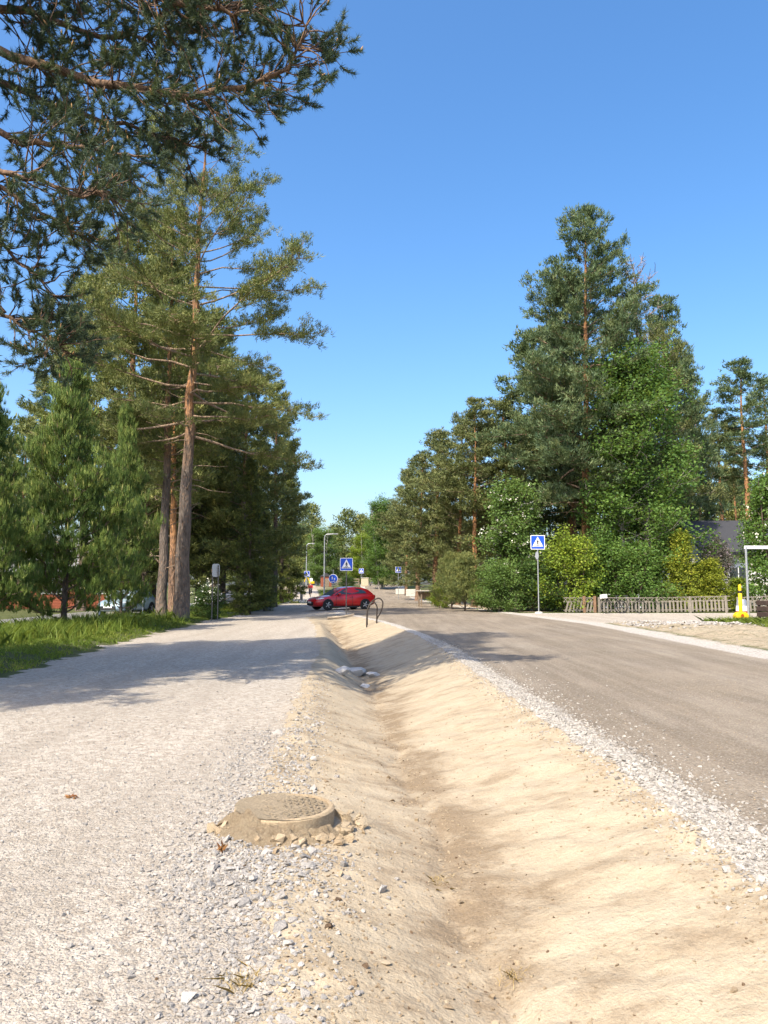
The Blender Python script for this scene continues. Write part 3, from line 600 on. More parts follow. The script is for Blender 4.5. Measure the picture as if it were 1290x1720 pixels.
# ------------------------------------------------------------------ overhanging pine whose trunk stands outside the picture on the left
def near_pine():
    rg = np.random.default_rng(90); base = np.array((-8.3, 11.2, 0.0)); base[2] = hz(-8.3, 11.2)
    tp, tr = trunkpoly([(0, 0, -.3), (.1, 0, 8), (.35, .1, 17)], .34, .05, rg); o3 = lambda z: np.array((.1 * z / 8, 0, z))
    L = lambda z, *q: np.array([o3(z)] + [at(*a) - base for a in q])
    limbs = [  # (polyline, radius at foot, share of it left bare)
        (L(10.3, (-60, 62, 11.2), (0, 85, 11.1), (100, 122, 10.9), (190, 150, 10.7), (265, 158, 10.6), (330, 156, 10.5), (395, 146, 10.4), (440, 138, 10.3), (490, 105, 10.2), (515, 60, 10.1), (508, 35, 10.1)), .085, .2),
        (L(12.2, (-40, -60, 10.9), (90, -30, 10.7), (210, -12, 10.5), (310, 5, 10.4), (370, 20, 10.3), (398, 22, 10.3)), .10, .2),
        (L(11.5, (-30, 10, 11.6), (80, 30, 11.6), (170, 60, 11.5), (250, 60, 11.5), (330, 40, 11.4)), .08, .2),
        (L(9.2, (-30, 220, 11), (45, 240, 10.9), (100, 238, 10.7), (150, 255, 10.5), (215, 262, 10.4)), .07, .25),
        (L(9.6, (-30, 130, 12.3), (90, 180, 12.2), (180, 205, 12.0), (265, 225, 11.9), (340, 250, 11.8)), .075, .25),
        (L(8.2, (-40, 300, 11.3), (30, 335, 11.2), (95, 370, 11.0), (150, 405, 10.9)), .06, .2),
        (L(7.6, (-40, 390, 11.2), (20, 420, 11.1), (60, 470, 11.0), (90, 520, 10.9)), .055, .2),
        (L(7.0, (-50, 470, 11.4), (5, 520, 11.2), (30, 548, 11.1), (75, 565, 11.0), (108, 585, 10.9)), .05, .5),
        (L(8.8, (-40, 265, 10.2), (20, 300, 10.1), (80, 310, 10.0), (140, 325, 9.9), (185, 322, 9.9)), .055, .3),
    ]
    for i in range(165):  # unseen rest of the crown, made dense to darken its shadow on the path
        z = rg.uniform(6.2, 16.6); az = rg.uniform(R(105), R(282)); ln = (4.9 * (1 - (z - 6) / 11.5) ** .6 + .8) * rg.uniform(.7, 1.1)
        if z > 13.5 and i % 2: az = rg.uniform(0, 6.28)
        e = R(-5 + 40 * (z - 6) / 11); limbs.append((limb(o3(z), (math.cos(az) * math.cos(e), math.sin(az) * math.cos(e), math.sin(e)), ln, rg, 7, .12, .12), .05, .3))
    for i in range(44):  # unseen limbs added above the picture to shade the ditch
        z = rg.uniform(13.0, 16.8); az = rg.uniform(R(-60), R(60)); limbs.append((limb(o3(z), (math.cos(az), math.sin(az), .25), rg.uniform(2.2, 4.4), rg, 7, .12, .12), .05, .3))
    lw = []; P = []; A = []; far = []; FA = []
    for li, (p, r0, bare) in enumerate(limbs):
        vis = li < 9
        n = 16 if vis else 7; q = np.linspace(0, 1, n); t = np.linspace(0, 1, len(p)); pp = np.stack([np.interp(q, t, p[:, i]) for i in range(3)], 1)
        if vis: pp[1:-1] += rg.normal(size=(n - 2, 3)) * .035
        lw.append((pp, np.linspace(r0, .012, n))); ln = np.linalg.norm(np.diff(pp, axis=0), axis=1).sum()
        for j in range(int(ln * ((14.0 if li in (0, 1, 2) else 7.0) if vis else 3.2))):
            s = bare + (1 - bare) * rg.random(); c, d = along(pp, min(s, .999)); sd = unit(np.cross(d, rg.normal(size=3)))
            dd = unit(d * .55 + sd * rg.uniform(.5, 1.0) + np.array((0, 0, rg.normal() * .25 - .05))); l2 = rg.uniform(.3, 1.15) * (1.15 - .4 * s) * (1 if vis else 1.2)
            p2 = limb(c, dd, l2, rg, 5, .18, .22, .05); lw.append((p2, np.linspace(.016, .005, 5)))
            for m in range(3 if vis else 2):
                s3 = rg.uniform(.25, 1); c3, d3 = along(p2, min(s3, .999)); p3 = limb(c3, unit(d3 + rg.normal(size=3) * .6 + np.array((0, 0, .1))), rg.uniform(.12, .42), rg, 4, .35, .22)
                lw.append((p3, np.linspace(.007, .003, 4)))
                (P if vis else far).append(p3[-1]); (A if vis else FA).append(p3[-1] - p3[-2])
                (P if vis else far).append(p3[2]); (A if vis else FA).append(p3[2] - p3[1])
            (P if vis else far).append(p2[-1]); (A if vis else FA).append(p2[-1] - p2[-2])
    P = np.array(P); A = unit(np.array(A)) + np.array((0, 0, .35)); A = unit(A)
    # bottle-brush shoots: needles set along each shoot
    V, F, T = [], [], []; b = 0
    for k in range(5):
        v, f, t = blades(P + A * (.024 * k - .03), A * 1.0, 11, .095, .0105, 1.25, rg, jit=.08, tint=np.clip(rg.random(len(P)) * .5 + .08 * k, 0, 1)); V.append(v); F.append(f + b); T.append(t); b += len(v)
    v, f, t = blades(np.array(far), unit(np.array(FA)) + np.array((0, 0, .3)), 26, .20, .05, 1.0, rg, jit=.6); V.append(v); F.append(f + b); T.append(t)
    ms = dict(trunk=wood([(tp, tr)], 'near_pine_trunk', M_BARK, 14), branches=wood(lw, 'near_pine_branches', M_NLIMB, 8),
              crown=mesh_np('near_pine_crown', np.concatenate(V), np.concatenate(F), False, {'tint': np.concatenate(T)}, M_NEEDLE_N))
    # clusters of pollen cones on some shoot tips
    sel = rg.random(len(P)) < .075; q = P[sel] + A[sel] * .06; up = unit(A[sel] + np.array((0, 0, 1.2))); lw2 = []
    for c, u in zip(q, up): lw2.append(([c, c + u * .02, c + u * .06, c + u * .085], [.009, .015, .012, .003]))
    ms['pollen_cones'] = wood(lw2, 'near_pine_cones', M_CONE, 5)
    o = plant(ms, 'pine_tree', base, 'near pine whose shade-darkened branches with pollen cones overhang the upper left corner', 'tree')
    for c in o.children:
        if c.name.startswith('pollen'): c['kind'] = 'stuff'
M_NLIMB = bark('near_limb_bark', (.15, .10, .07), (.23, .14, .085), 4, 9)
near_pine()

# ------------------------------------------------------------------ stones
def rock_mesh(name, seed, mat, flat=.55, n=13):
    rg = random.Random(seed); bm = bmesh.new()
    for _ in range(n):
        d = Vector((rg.gauss(0, 1), rg.gauss(0, 1), rg.gauss(0, 1))).normalized() * rg.uniform(.42, .56); d.z *= flat; d.y *= rg.uniform(.7, 1); bm.verts.new(d)
    h = bmesh.ops.convex_hull(bm, input=bm.verts); bmesh.ops.delete(bm, geom=[v for v in bm.verts if not v.link_faces], context='VERTS')
    me = bpy.data.meshes.new(name); bm.to_mesh(me); bm.free(); me.materials.append(mat); return me
def stonemat(name, a, b, c):
    k = NM(name); oi = k.n('ShaderNodeObjectInfo').outputs['Random']; n = k.noise(k.coord(), 3.2, 5, .65)
    col = k.ramp(oi, [(0, a), (.5, b), (1, c)]); col = k.mix(k.math('MULTIPLY', k.ramp(n, [(.35, (0, 0, 0)), (.7, (1, 1, 1))]), .45), col, [min(1, x * 1.5) for x in b])
    k.base(col).rough(.85); k.norm(k.bump(k.noise(k.coord(), 9, 4), .05, .5)); return k.m
M_ST = stonemat('crushed_stone', (.19, .18, .17), (.32, .295, .265), (.46, .425, .38))
M_STW = stonemat('pale_crushed_stone', (.22, .20, .175), (.35, .32, .28), (.49, .455, .40))
M_STS = stonemat('sandy_stone', (.23, .165, .10), (.31, .24, .155), (.39, .32, .225))
M_DEB = stonemat('dark_debris', (.06, .04, .025), (.13, .085, .05), (.20, .13, .08))
ROCKS = {m.name: [rock_mesh('stone', 100 + i, m, (.45, .6, .7, .35)[i % 4]) for i in range(6)] for m in (M_ST, M_STW, M_STS, M_DEB)}
def scatter(name, label, pts, sizes, mat, seed):
    """uncountable small stones: instances on a cloud of points, one object of kind stuff"""
    rg = np.random.default_rng(seed); n = len(pts)
    z = height(pts[:, 0], pts[:, 1]) + sizes * .10
    me = bpy.data.meshes.new(name); me.vertices.add(n); me.vertices.foreach_set('co', np.stack([pts[:, 0], pts[:, 1], z], 1).astype(np.float32).ravel())
    a = me.attributes.new('size', 'FLOAT', 'POINT'); a.data.foreach_set('value', sizes.astype(np.float32))
    a = me.attributes.new('rot', 'FLOAT_VECTOR', 'POINT'); rv = np.stack([rg.normal(size=n) * .35, rg.normal(size=n) * .35, rg.uniform(0, 6.28, n)], 1); a.data.foreach_set('vector', rv.astype(np.float32).ravel())
    a = me.attributes.new('pick', 'INT', 'POINT'); a.data.foreach_set('value', rg.integers(0, 6, n).astype(np.int32))
    o = link(name, me); props(o, label, 'gravel', None, 'stuff')
    ng = bpy.data.node_groups.new(name, 'GeometryNodeTree'); ng.interface.new_socket('Geometry', in_out='INPUT', socket_type='NodeSocketGeometry'); ng.interface.new_socket('Geometry', in_out='OUTPUT', socket_type='NodeSocketGeometry')
    N = ng.nodes; K = ng.links; gi = N.new('NodeGroupInput'); go = N.new('NodeGroupOutput'); jn = N.new('GeometryNodeJoinGeometry')
    def named(nm, ty): q = N.new('GeometryNodeInputNamedAttribute'); q.data_type = ty; q.inputs[0].default_value = nm; return q.outputs[0]
    for i, src in enumerate(ROCKS[mat.name]):
        so_ = PROTO[src.name]; oi = N.new('GeometryNodeObjectInfo'); oi.inputs['Object'].default_value = so_; oi.inputs['As Instance'].default_value = True
        cmp = N.new('FunctionNodeCompare'); cmp.data_type = 'INT'; cmp.operation = 'EQUAL'; K.new(named('pick', 'INT'), cmp.inputs[2]); cmp.inputs[3].default_value = i
        ip = N.new('GeometryNodeInstanceOnPoints'); K.new(gi.outputs[0], ip.inputs['Points']); K.new(cmp.outputs[0], ip.inputs['Selection']); K.new(oi.outputs['Geometry'], ip.inputs['Instance'])
        er = N.new('FunctionNodeEulerToRotation'); K.new(named('rot', 'FLOAT_VECTOR'), er.inputs[0]); K.new(er.outputs[0], ip.inputs['Rotation']); K.new(named('size', 'FLOAT'), ip.inputs['Scale'])
        K.new(ip.outputs[0], jn.inputs[0])
    K.new(jn.outputs[0], go.inputs[0]); md = o.modifiers.new('stones', 'NODES'); md.node_group = ng; return o
M_BLD = stonemat('white_boulder', (.36, .345, .32), (.42, .40, .375), (.5, .48, .45))
BOULD = [rock_mesh('boulder', 300 + i, M_BLD, .5, 26) for i in range(3)]
# big stones, each its own object: six of them serve as the shapes of the small ones
rs = np.random.default_rng(5); PROTO = {}; big_pts = []
def near_edge(n, f, off, sd, ylo, yhi, pw=2.0):
    y = ylo + (yhi - ylo) * rs.random(n) ** pw; return np.stack([f(y) + off + rs.normal(size=n) * sd, y], 1)
def put_stone(me, x, y, s, parent, tilt=.35, up=.12, name='stone'):
    o = bpy.data.objects.new(name, me); COL.objects.link(o); o.parent = LAND[parent]; o.location = (x, y, hz(x, y) + s * up); o.scale = (s * rs.uniform(.9, 1.3), s, s * rs.uniform(.8, 1.1))
    o.rotation_euler = (rs.normal() * tilt, rs.normal() * tilt, rs.uniform(0, 6.28)); return o
for mat in (M_ST, M_STW, M_STS, M_DEB):
    par = {'crushed_stone': 'gravel_path', 'pale_crushed_stone': 'road', 'sandy_stone': 'ditch', 'dark_debris': 'ditch'}[mat.name]
    for i, me in enumerate(ROCKS[mat.name]):
        y = rs.uniform(3, 5.5); x = {'gravel_path': XG(y) - .1, 'road': XR(y) + .1, 'ditch': XG(y) + .4}[par] + rs.normal() * .08; PROTO[me.name] = None
        o = bpy.data.objects.new('stone', me); COL.objects.link(o); o.parent = LAND[par]; PROTO[me.name] = o
        sz = rs.uniform(.035, .06); me.transform(Matrix.Scale(1, 4)); o.scale = (sz,) * 3; o.location = (x, y, hz(x, y) + sz * .12); o.rotation_euler = (rs.normal() * .3, rs.normal() * .3, rs.uniform(0, 6))
mc = np.array((-.62, 5.5))
for i in range(95):   # loose grey stones by the manhole and along the path's edge
    if i < 45: x, y = -.62 + rs.normal() * .22, 4.55 + rs.normal() * .28
    elif i < 70: y = rs.uniform(2.3, 4.2); x = XG(y) + rs.normal() * .12
    else: y = rs.uniform(6.3, 10); x = XG(y) + .25 + rs.normal() * .12
    if math.hypot(x - mc[0], y - mc[1]) < .5: continue
    put_stone(ROCKS['crushed_stone'][i % 6], x, y, rs.uniform(.04, .095) * (1.15 if i < 6 else 1), 'gravel_path')
for i in range(90):
    y = 3.2 + 7 * rs.random() ** 1.6; put_stone(ROCKS['pale_crushed_stone'][i % 6], XR(y) + .12 + rs.normal() * .12, y, rs.uniform(.035, .075), 'road')
for i in range(75):
    y = 2.6 + 7 * rs.random() ** 1.4; k = i % 3; x = XG(y) + .35 + abs(rs.normal()) * .3 if k == 0 else (XC(y) + rs.normal() * .12 if k == 1 else XR(y) - .08 - abs(rs.normal()) * .15)
    if math.hypot(x - mc[0], y - mc[1]) < .46: continue
    put_stone(ROCKS['sandy_stone'][i % 6], x, y, rs.uniform(.022, .055), 'ditch')
for u, v, s in ((573, 1126, .30), (600, 1128, .44), (627, 1131, .24), (613, 1149, .16)):
    p = gnd(u, v + 6); o = put_stone(BOULD[int(u) % 3], p[0], p[1], s * 1.25, 'ditch', .2, .12, 'boulder')
for i in range(46):   # broken crust and clods of soil against the manhole
    a = R(rs.uniform(185, 345)) if i < 34 else R(rs.uniform(-20, 40)); r = .42 + abs(rs.normal()) * .06
    o = put_stone(ROCKS['sandy_stone'][i % 6], mc[0] + r * math.cos(a), mc[1] + r * math.sin(a), rs.uniform(.04, .11), 'ditch', .5, .2, 'clod')
def clearm(p): return p[np.hypot(p[:, 0] - mc[0], p[:, 1] - mc[1]) > .43]
y = 2.2 + 9.5 * rs.random(26000) ** 1.5; p = np.stack([XG(y) + .1 - (y * .55 + 1.2) * rs.random(26000) ** .9, y], 1); p = clearm(p)
scatter('path_gravel', 'fine pale crushed stone covering the path', p, .007 + .014 * rs.random(len(p)) ** 2, M_STW, 1)
y = 2.6 + 14 * rs.random(2600) ** 1.4; p = np.stack([XG(y) - 6.0 * rs.random(2600) ** 1.2, y], 1); p = p[p[:, 0] > PL(p[:, 1]) + .2]
scatter('loose_stones', 'loose larger stones scattered over the pale path', p, .014 + .026 * rs.random(len(p)) ** 2.5, M_ST, 8)
p = clearm(np.concatenate([near_edge(7500, XG, -.12, .22, 2.2, 9, 1.7), np.stack([-.75 + rs.normal(size=2600) * .28, 4.6 + rs.normal(size=2600) * .35], 1), near_edge(1500, XG, .25, .12, 6.2, 14)]))
scatter('edge_gravel', 'coarse grey crushed stone along the sandy edge of the path', p, .010 + .030 * rs.random(len(p)) ** 2.2, M_ST, 2)
p = np.concatenate([near_edge(13000, lambda y: XR(y), .18, .15, 3, 22, 1.9), near_edge(1200, lambda y: XR(y), .6, .25, 3, 16, 1.8)])
scatter('shoulder_gravel', 'pale crushed stone along the edge of the road', p, .012 + .030 * rs.random(len(p)) ** 1.8, M_STW, 3)
p = clearm(np.concatenate([near_edge(5200, XG, .30, .22, 2.2, 14, 1.5), near_edge(2200, XC, .0, .16, 2.8, 16, 1.4), near_edge(2800, XR, -.12, .12, 3, 16, 1.6), np.stack([rs.uniform(-.9, 1.9, 1500), 2.8 + 8 * rs.random(1500)], 1)]))
p = np.concatenate([p, np.stack([mc[0] - .05 + rs.normal(size=700) * .36, mc[1] - .35 + rs.normal(size=700) * .16], 1)])
p = p[np.hypot(p[:, 0] - mc[0], p[:, 1] - mc[1]) > .43]
p = p[(p[:, 0] < XR(p[:, 1])) & (p[:, 0] > XG(p[:, 1]) - .15)]
scatter('sand_pebbles', 'small sandy clods and pebbles on the ditch slopes', p, .005 + .022 * rs.random(len(p)) ** 2.5, M_STS, 4)
p = np.concatenate([np.stack([rs.uniform(-1.0, 1.9, 260), 2.6 + 9 * rs.random(260)], 1), near_edge(240, XC, .05, .2, 2.8, 14, 1.3), near_edge(260, XG, .3, .3, 2.4, 12, 1.5)]); p = p[np.hypot(p[:, 0] - mc[0], p[:, 1] - mc[1]) > .43]
scatter('dark_debris', 'dark twig bits and bark crumbs strewn over the sand', p, .006 + .018 * rs.random(len(p)) ** 2.2, M_DEB, 7)
p = np.stack([rs.uniform(2.2, 8, 5000), 3.6 + 9 * rs.random(5000) ** 1.5], 1)
scatter('road_grit', 'scattered grit on the brown road surface', p, .006 + .013 * rs.random(5000) ** 2, M_STS, 5)
p = np.stack([9.0 + 5.5 * rs.random(1500), 28.5 + rs.normal(size=1500) * 1.3 + .2], 1)
scatter('rubble', 'grey rubble on the sandy mound by the side street', p, .05 + .14 * rs.random(1500) ** 2, M_ST, 6)

# ------------------------------------------------------------------ grass
def grass(name, label, pts, hh, mat, seed, w=.02, nb=4, lean=.45):
    rg = np.random.default_rng(seed); P = np.stack([pts[:, 0], pts[:, 1], height(pts[:, 0], pts[:, 1]) - .01], 1)
    n = len(P) * nb; P = np.repeat(P, nb, 0); h = np.repeat(hh, nb) * rg.uniform(.6, 1.15, n); P[:, :2] += rg.normal(size=(n, 2)) * .04
    d = np.stack([rg.normal(size=n) * lean, rg.normal(size=n) * lean, np.ones(n)], 1); a = rg.uniform(0, 6.28, n); s = np.stack([np.cos(a), np.sin(a), 0 * a], 1) * w * .5 * rg.uniform(.6, 1.3, n)[:, None]
    mid = P + d * (h * .55)[:, None]; tip = P + d * np.array((1.7, 1.7, 1)) * h[:, None] * np.array((1, 1, .95))
    V = np.stack([P - s, P + s, mid + s * .7, tip, mid - s * .7], 1).reshape(-1, 3); F = np.arange(len(V)).reshape(-1, 5)
    t = np.clip(np.repeat(rg.random(n) * .6 + .4 * np.repeat(vnoise(pts[:, 0] * .9, pts[:, 1] * .9), nb), 5), 0, 1)
    return props(link(name, mesh_np(name, V, F, False, {'tint': t}, mat)), label, 'grass', None, 'stuff')
y = 9 + 36 * rs.random(26000) ** 1.2; x = PL(y) - .15 - (4.9 * rs.random(len(y)) ** .85); x = x + .4 * fbm(y * .8, y * 0, 3); k = (x > -11.95) & (rs.random(len(x)) < .25 + 1.1 * vnoise(x * 1.3, y * 1.3)); p = np.stack([x, y], 1)[k]
grass('verge_grass', 'green grass on the verge left of the gravel path', p, .03 + .08 * vnoise(p[:, 0] * .7, p[:, 1] * .7) + .05 * rs.random(len(p)), M_GRASS, 1, .022)
p = np.stack([-10.4 + 1.0 * rs.normal(size=5200), 25.0 + 5 * rs.normal(size=5200)], 1); p = p[vnoise(p[:, 0] * 1.4, p[:, 1] * 1.4) > .42]; p = p[(p[:, 0] < -8.2) & (p[:, 0] > -11.9)]
grass('tall_grass', 'tall unmown grass under the bushy young pine', p, .25 + .35 * rs.random(len(p)), M_GRASS, 2, .02, 4, .3)
p = np.stack([11.3 + 5.5 * rs.random(9000) ** .8, 18 + 12.8 * rs.random(9000)], 1); p = p[p[:, 0] > 12.2 + 1.5 * (vnoise(p[:, 0] * 1.2, p[:, 1] * 1.2) - .3) - (30.5 - p[:, 1]) * .08]
grass('mound_grass', 'grass patch on the mound below the brown slatted box', p, .10 + .22 * rs.random(len(p)), M_GRASS, 3, .024)
y = 46 + 60 * rs.random(9000) ** 1.3; p = np.concatenate([np.stack([PL(y) - .2 - 4 * rs.random(9000), y], 1), np.stack([PR(y) + .4 + rs.random(9000) * np.maximum(XR(y) - PR(y) - .8, .1), y], 1)[y > 55]])
grass('far_grass', 'grass along the far path beyond the crossing', p, .12 + .15 * rs.random(len(p)), M_GRASS, 4, .05)
for i, (u, v, h, n, lab) in enumerate(((412, 1650, .03, 60, 'dry straw tuft lying on the gravel at the lower left'), (735, 1480, .025, 40, 'withered weed on the ditch bottom'), (868, 1640, .022, 26, 'small dry twig tuft in the damp sand'))):
    q = gnd(u, v); pp = np.stack([q[0] + rs.normal(size=n) * .012, q[1] + rs.normal(size=n) * .009], 1)
    o = grass('dry_grass_tuft', lab, pp, h + .02 * rs.random(n), M_STRAW, 10 + i, .003, 3, .7); o['category'] = 'weed'; del o['kind']

# ------------------------------------------------------------------ manhole
M_CONC = simple('dirty_concrete', (.40, .32, .235), .9, var=.28, scale=9)
M_CAST = None
def soil_mat(nm='crumbly_soil', g=1.0, bs=1.0):
    k = NM(nm); v = k.coord(); k.base(k.mix(.5, k.ramp(k.noise(v, 9, 6, .7), [(.3, (.32, .23, .14)), (.7, (.53, .425, .285))]), k.ramp(k.noise(v, 70, 5, .75), [(.3, (.24, .155, .085)), (.7, (.62, .5, .33))])))
    c = k.mix(1.0, k.b.inputs['Base Color'].links[0].from_socket, (min(1, .9 * g),) * 3 if g <= 1.1 else (1, 1, 1), 'MULTIPLY')
    if g > 1.1: c = k.mix(.55, c, (.50, .405, .28))
    k.base(c).rough(.95); k.norm(k.bump(k.noise(v, 38, 8, .8), .05, bs)); return k.m
M_SOIL = soil_mat(); M_CAST = soil_mat('sandy_dust', 1.45); M_CONC = soil_mat('dusty_concrete', 1.05, .55)
def manhole():
    rg = random.Random(3); x, y = float(mc[0]), float(mc[1]); z = -.06
    t = empty('manhole', (x, y, z), R(12), 'round concrete manhole standing proud between the gravel path and the sandy ditch', 'manhole')
    MB().lathe([(.405, -.45), (.408, .06), (.395, .085), (.35, .09), (.34, .06)], 64, wob=.006, rng=rg).obj('concrete_ring', M_CONC, t, True)
    MB().lathe([(.335, .05), (.338, .165), (.325, .178), (.30, .178), (.298, .160)], 64, (-.05, .02, 0), wob=.003, rng=rg).obj('frame', M_CONC, t, True)
    cv = MB().lathe([(.297, .12), (.297, .166), (.0, .168)], 48, (-.05, .02, 0)).obj('cover', M_CAST, t, True)
    m = MB()
    for i in range(-6, 7):
        for j in range(-6, 7):
            px, py = i * .042, j * .042
            if math.hypot(px, py) < .27: m.box((px - .05, py + .02, .172), (.036, .017, .0035), R(45 if (i + j) % 2 else -45))
    m.obj('tread_pattern', M_CAST, cv)['kind'] = 'stuff'
    # sand caked on the lid, thick on the left and thinning out to the right
    n, k = 72, 14; aa = np.repeat(np.arange(n) * 2 * np.pi / n, k); rr = np.tile(np.linspace(.02, .335, k), n); X = rr * np.cos(aa); Y = rr * np.sin(aa)
    Z = .168 + .012 * np.clip(.25 - X * 3.2 + 2.2 * fbm(X * 9 + 3, Y * 9, 4), -.6, 1.4) + .012 * fbm(X * 40, Y * 40, 3) + np.where(rr > .3, .008, 0)
    i0 = (np.arange(n)[:, None] * k + np.arange(k - 1)[None]).ravel(); i1 = (((np.arange(n) + 1) % n)[:, None] * k + np.arange(k - 1)[None]).ravel()
    so_ = link('sand_crust', mesh_np('sand_crust', np.stack([X - .05, Y + .02, Z], 1), np.stack([i0, i1, i1 + 1, i0 + 1], 1), False, None, M_CAST), t)
    # crumbled soil against the ring
    n, k = 150, 22; aa = np.repeat(np.arange(n) * 2 * np.pi / n, k); f = np.tile(np.linspace(0, 1, k), n); rr = .345 + .21 * f
    X = rr * np.cos(aa); Y = rr * np.sin(aa); ca, sa = math.cos(R(12)), math.sin(R(12)); zg = height(x + X * ca - Y * sa, y + X * sa + Y * ca) - z
    side = .5 + .5 * np.cos(aa - R(195)); hh = (.028 + .055 * side ** 1.5) * (.6 + .9 * vnoise(np.cos(aa) * 2.2 + 7, np.sin(aa) * 2.2))
    cl = 1.3 * fbm(X * 21 + 5, Y * 21, 4) + .5 * np.maximum(fbm(X * 34, Y * 34 + 4, 3), 0)
    Z = zg + (hh - .0) * np.maximum(0, 1 - f / (.35 + .6 * side)) ** .8 + cl * .13 * np.clip(1 - f, 0, 1) * np.clip(f * 6 + .3, 0, 1) - .015 * f
    V = np.stack([X, Y, Z], 1); i0 = (np.arange(n)[:, None] * k + np.arange(k - 1)[None]).ravel(); i1 = (((np.arange(n) + 1) % n)[:, None] * k + np.arange(k - 1)[None]).ravel()
    F = np.stack([i0, i1, i1 + 1, i0 + 1], 1)
    link('loose_soil', mesh_np('loose_soil', V, F, False, None, M_SOIL), t)
manhole()

# ------------------------------------------------------------------ signs
M_BLUE = simple('sign_blue', (.012, .075, .52), .35, var=.05); M_WHITE = simple('sign_white', (.80, .80, .80), .4, var=.04)
M_BLACK = simple('sign_black', (.012, .012, .014), .5); M_STEEL = simple('galvanised_steel', (.42, .43, .44), .45, .6, .15, 30); M_DKSTEEL = simple('dark_steel', (.16, .15, .14), .6, .5, .2, 20)
M_CONCB = simple('pale_concrete', (.55, .52, .46), .9, var=.15, scale=12)
def pole(t, h, r=.03, m=None): return MB().lathe([(r, -.2), (r, h), (r * .6, h + .01), (0, h + .012)], 12).obj('pole', m or M_STEEL, t, True)
def rrect(w, h, r, n=4): return [(sx * (w / 2 - r) + r * math.cos(a), sz * (h / 2 - r) + r * math.sin(a)) for sx, sz, a0 in ((1, 1, 0), (-1, 1, 90), (-1, -1, 180), (1, -1, 270)) for a in (R(a0 + 90 * i / n) for i in range(n + 1))]
def walker(s):
    """walking figure as flat outlines"""
    m = MB(); m.prism([(s * (.02 + .045 * math.cos(a)), s * (.245 + .05 * math.sin(a))) for a in (2 * math.pi * i / 10 for i in range(10))], -.001, .001)
    for poly in ([(-.05, .19), (.06, .19), (.05, -.02), (-.045, -.02)], [(-.045, 0), (.02, 0), (-.06, -.27), (-.11, -.27)], [(-.01, 0), (.05, 0), (.12, -.27), (.07, -.27)], [(-.05, .18), (-.02, .15), (-.11, -.02), (-.14, .0)], [(.05, .18), (.03, .13), (.11, .0), (.14, .02)]):
        m.prism([(s * a, s * b) for a, b in poly], -.001, .001)
    return m
def crossing_sign(loc, size, hc, label, rz=0, back_plate=False, pm=None):
    t = empty('crossing_sign', loc, rz, label, 'road sign', 'pedestrian crossing signs'); S = size
    pole(t, hc + S * .35, .032, pm)
    pl = MB().prism(rrect(S, S, S * .06), -.062, -.05).obj('plate', M_WHITE, t); pl.location = (0, 0, hc)
    MB().prism(rrect(S * .91, S * .91, S * .04), -.066, -.0625).obj('blue_field', M_BLUE, pl)
    MB().prism([(0, S * .40), (-S * .38, -S * .31), (S * .38, -S * .31)], -.070, -.0665).obj('triangle', M_WHITE, pl)
    w = walker(S * .80).obj('walking_figure', M_BLACK, pl); w.location = (0, -.0725, -S * .03)
    for i in range(5):
        a = S * (-.26 + .13 * i); MB().prism([(a - S * .03, -S * .215), (a + S * .025, -S * .215), (a + S * .045 + S * .02 * (i - 2) / 2, -S * .29), (a - S * .02 + S * .02 * (i - 2) / 2, -S * .29)], -.0735, -.0705).obj('stripe', M_BLACK, pl)
    for dz in (-.22, .22): MB().box((0, -.038, hc + dz * S), (S * .3, .03, .03)).obj('clamp', M_STEEL, t)
    if back_plate:
        b = MB().lathe([(.0, .03), (.21, .03), (.21, .042), (0, .042)], 20, axis='Y'); b.obj('round_sign_back', M_STEEL, t, loc=(-.05, 0, hc - .72), smooth=True).scale = (.45, 1, 1)
    return t
def place(u, Y, x=None): X = (u - 645) * Y / FPX; return (X, Y, hz(X, Y))
l = place(582, 40.5); crossing_sign(l, .66, hgt(948, 40.5) - l[2], 'nearest pedestrian crossing sign on a pole coloured dark as in tree shade in front of the red car', R(3), pm=M_DKSTEEL)  # darker steel here puts the tree shade into the pole's colour
l = place(903, 43.0); crossing_sign(l, .78, hgt(911, 43) - l[2], 'pedestrian crossing sign on a pale pole right of the road', 0, True)
MB().lathe([(.22, -.15), (.22, .06), (.12, .10), (0, .10)], 16).obj('foot', M_CONCB, bpy.data.objects['crossing_sign.001'], True)
l = place(669, 88); crossing_sign(l, .66, hgt(957, 88) - l[2], 'small far crossing sign at the right edge of the road', 0)
l = place(607, 120); crossing_sign(l, .75, hgt(959, 120) - l[2], 'farthest small blue sign near the far bend', 0)
l = place(516, 112); crossing_sign(l, .8, hgt(964, 112) - l[2], 'far crossing sign beside the yellow excavator', 0)
# shared path sign
l = place(560, 62); t = empty('shared_path_sign', l, 0, 'round blue path sign on a grey pole behind the red car', 'road sign'); h = hgt(972, 62) - l[2]
pole(t, hgt(957, 62) - l[2], .03)
d = MB().lathe([(0, .05), (.36, .05), (.36, .062), (0, .062)], 28, axis='Y').obj('disc', M_WHITE, t, loc=(0, 0, h))
MB().lathe([(0, .0625), (.325, .0625), (.325, .066), (0, .066)], 28, axis='Y').obj('blue_field', M_BLUE, d)
walker(.46).obj('adult_figure', M_WHITE, d, loc=(-.07, -.069, .05)); walker(.3).obj('child_figure', M_WHITE, d, loc=(.12, -.069, -.03))
MB().box((0, -.068, -.2), (.4, .003, .03)).obj('base_line', M_WHITE, d)
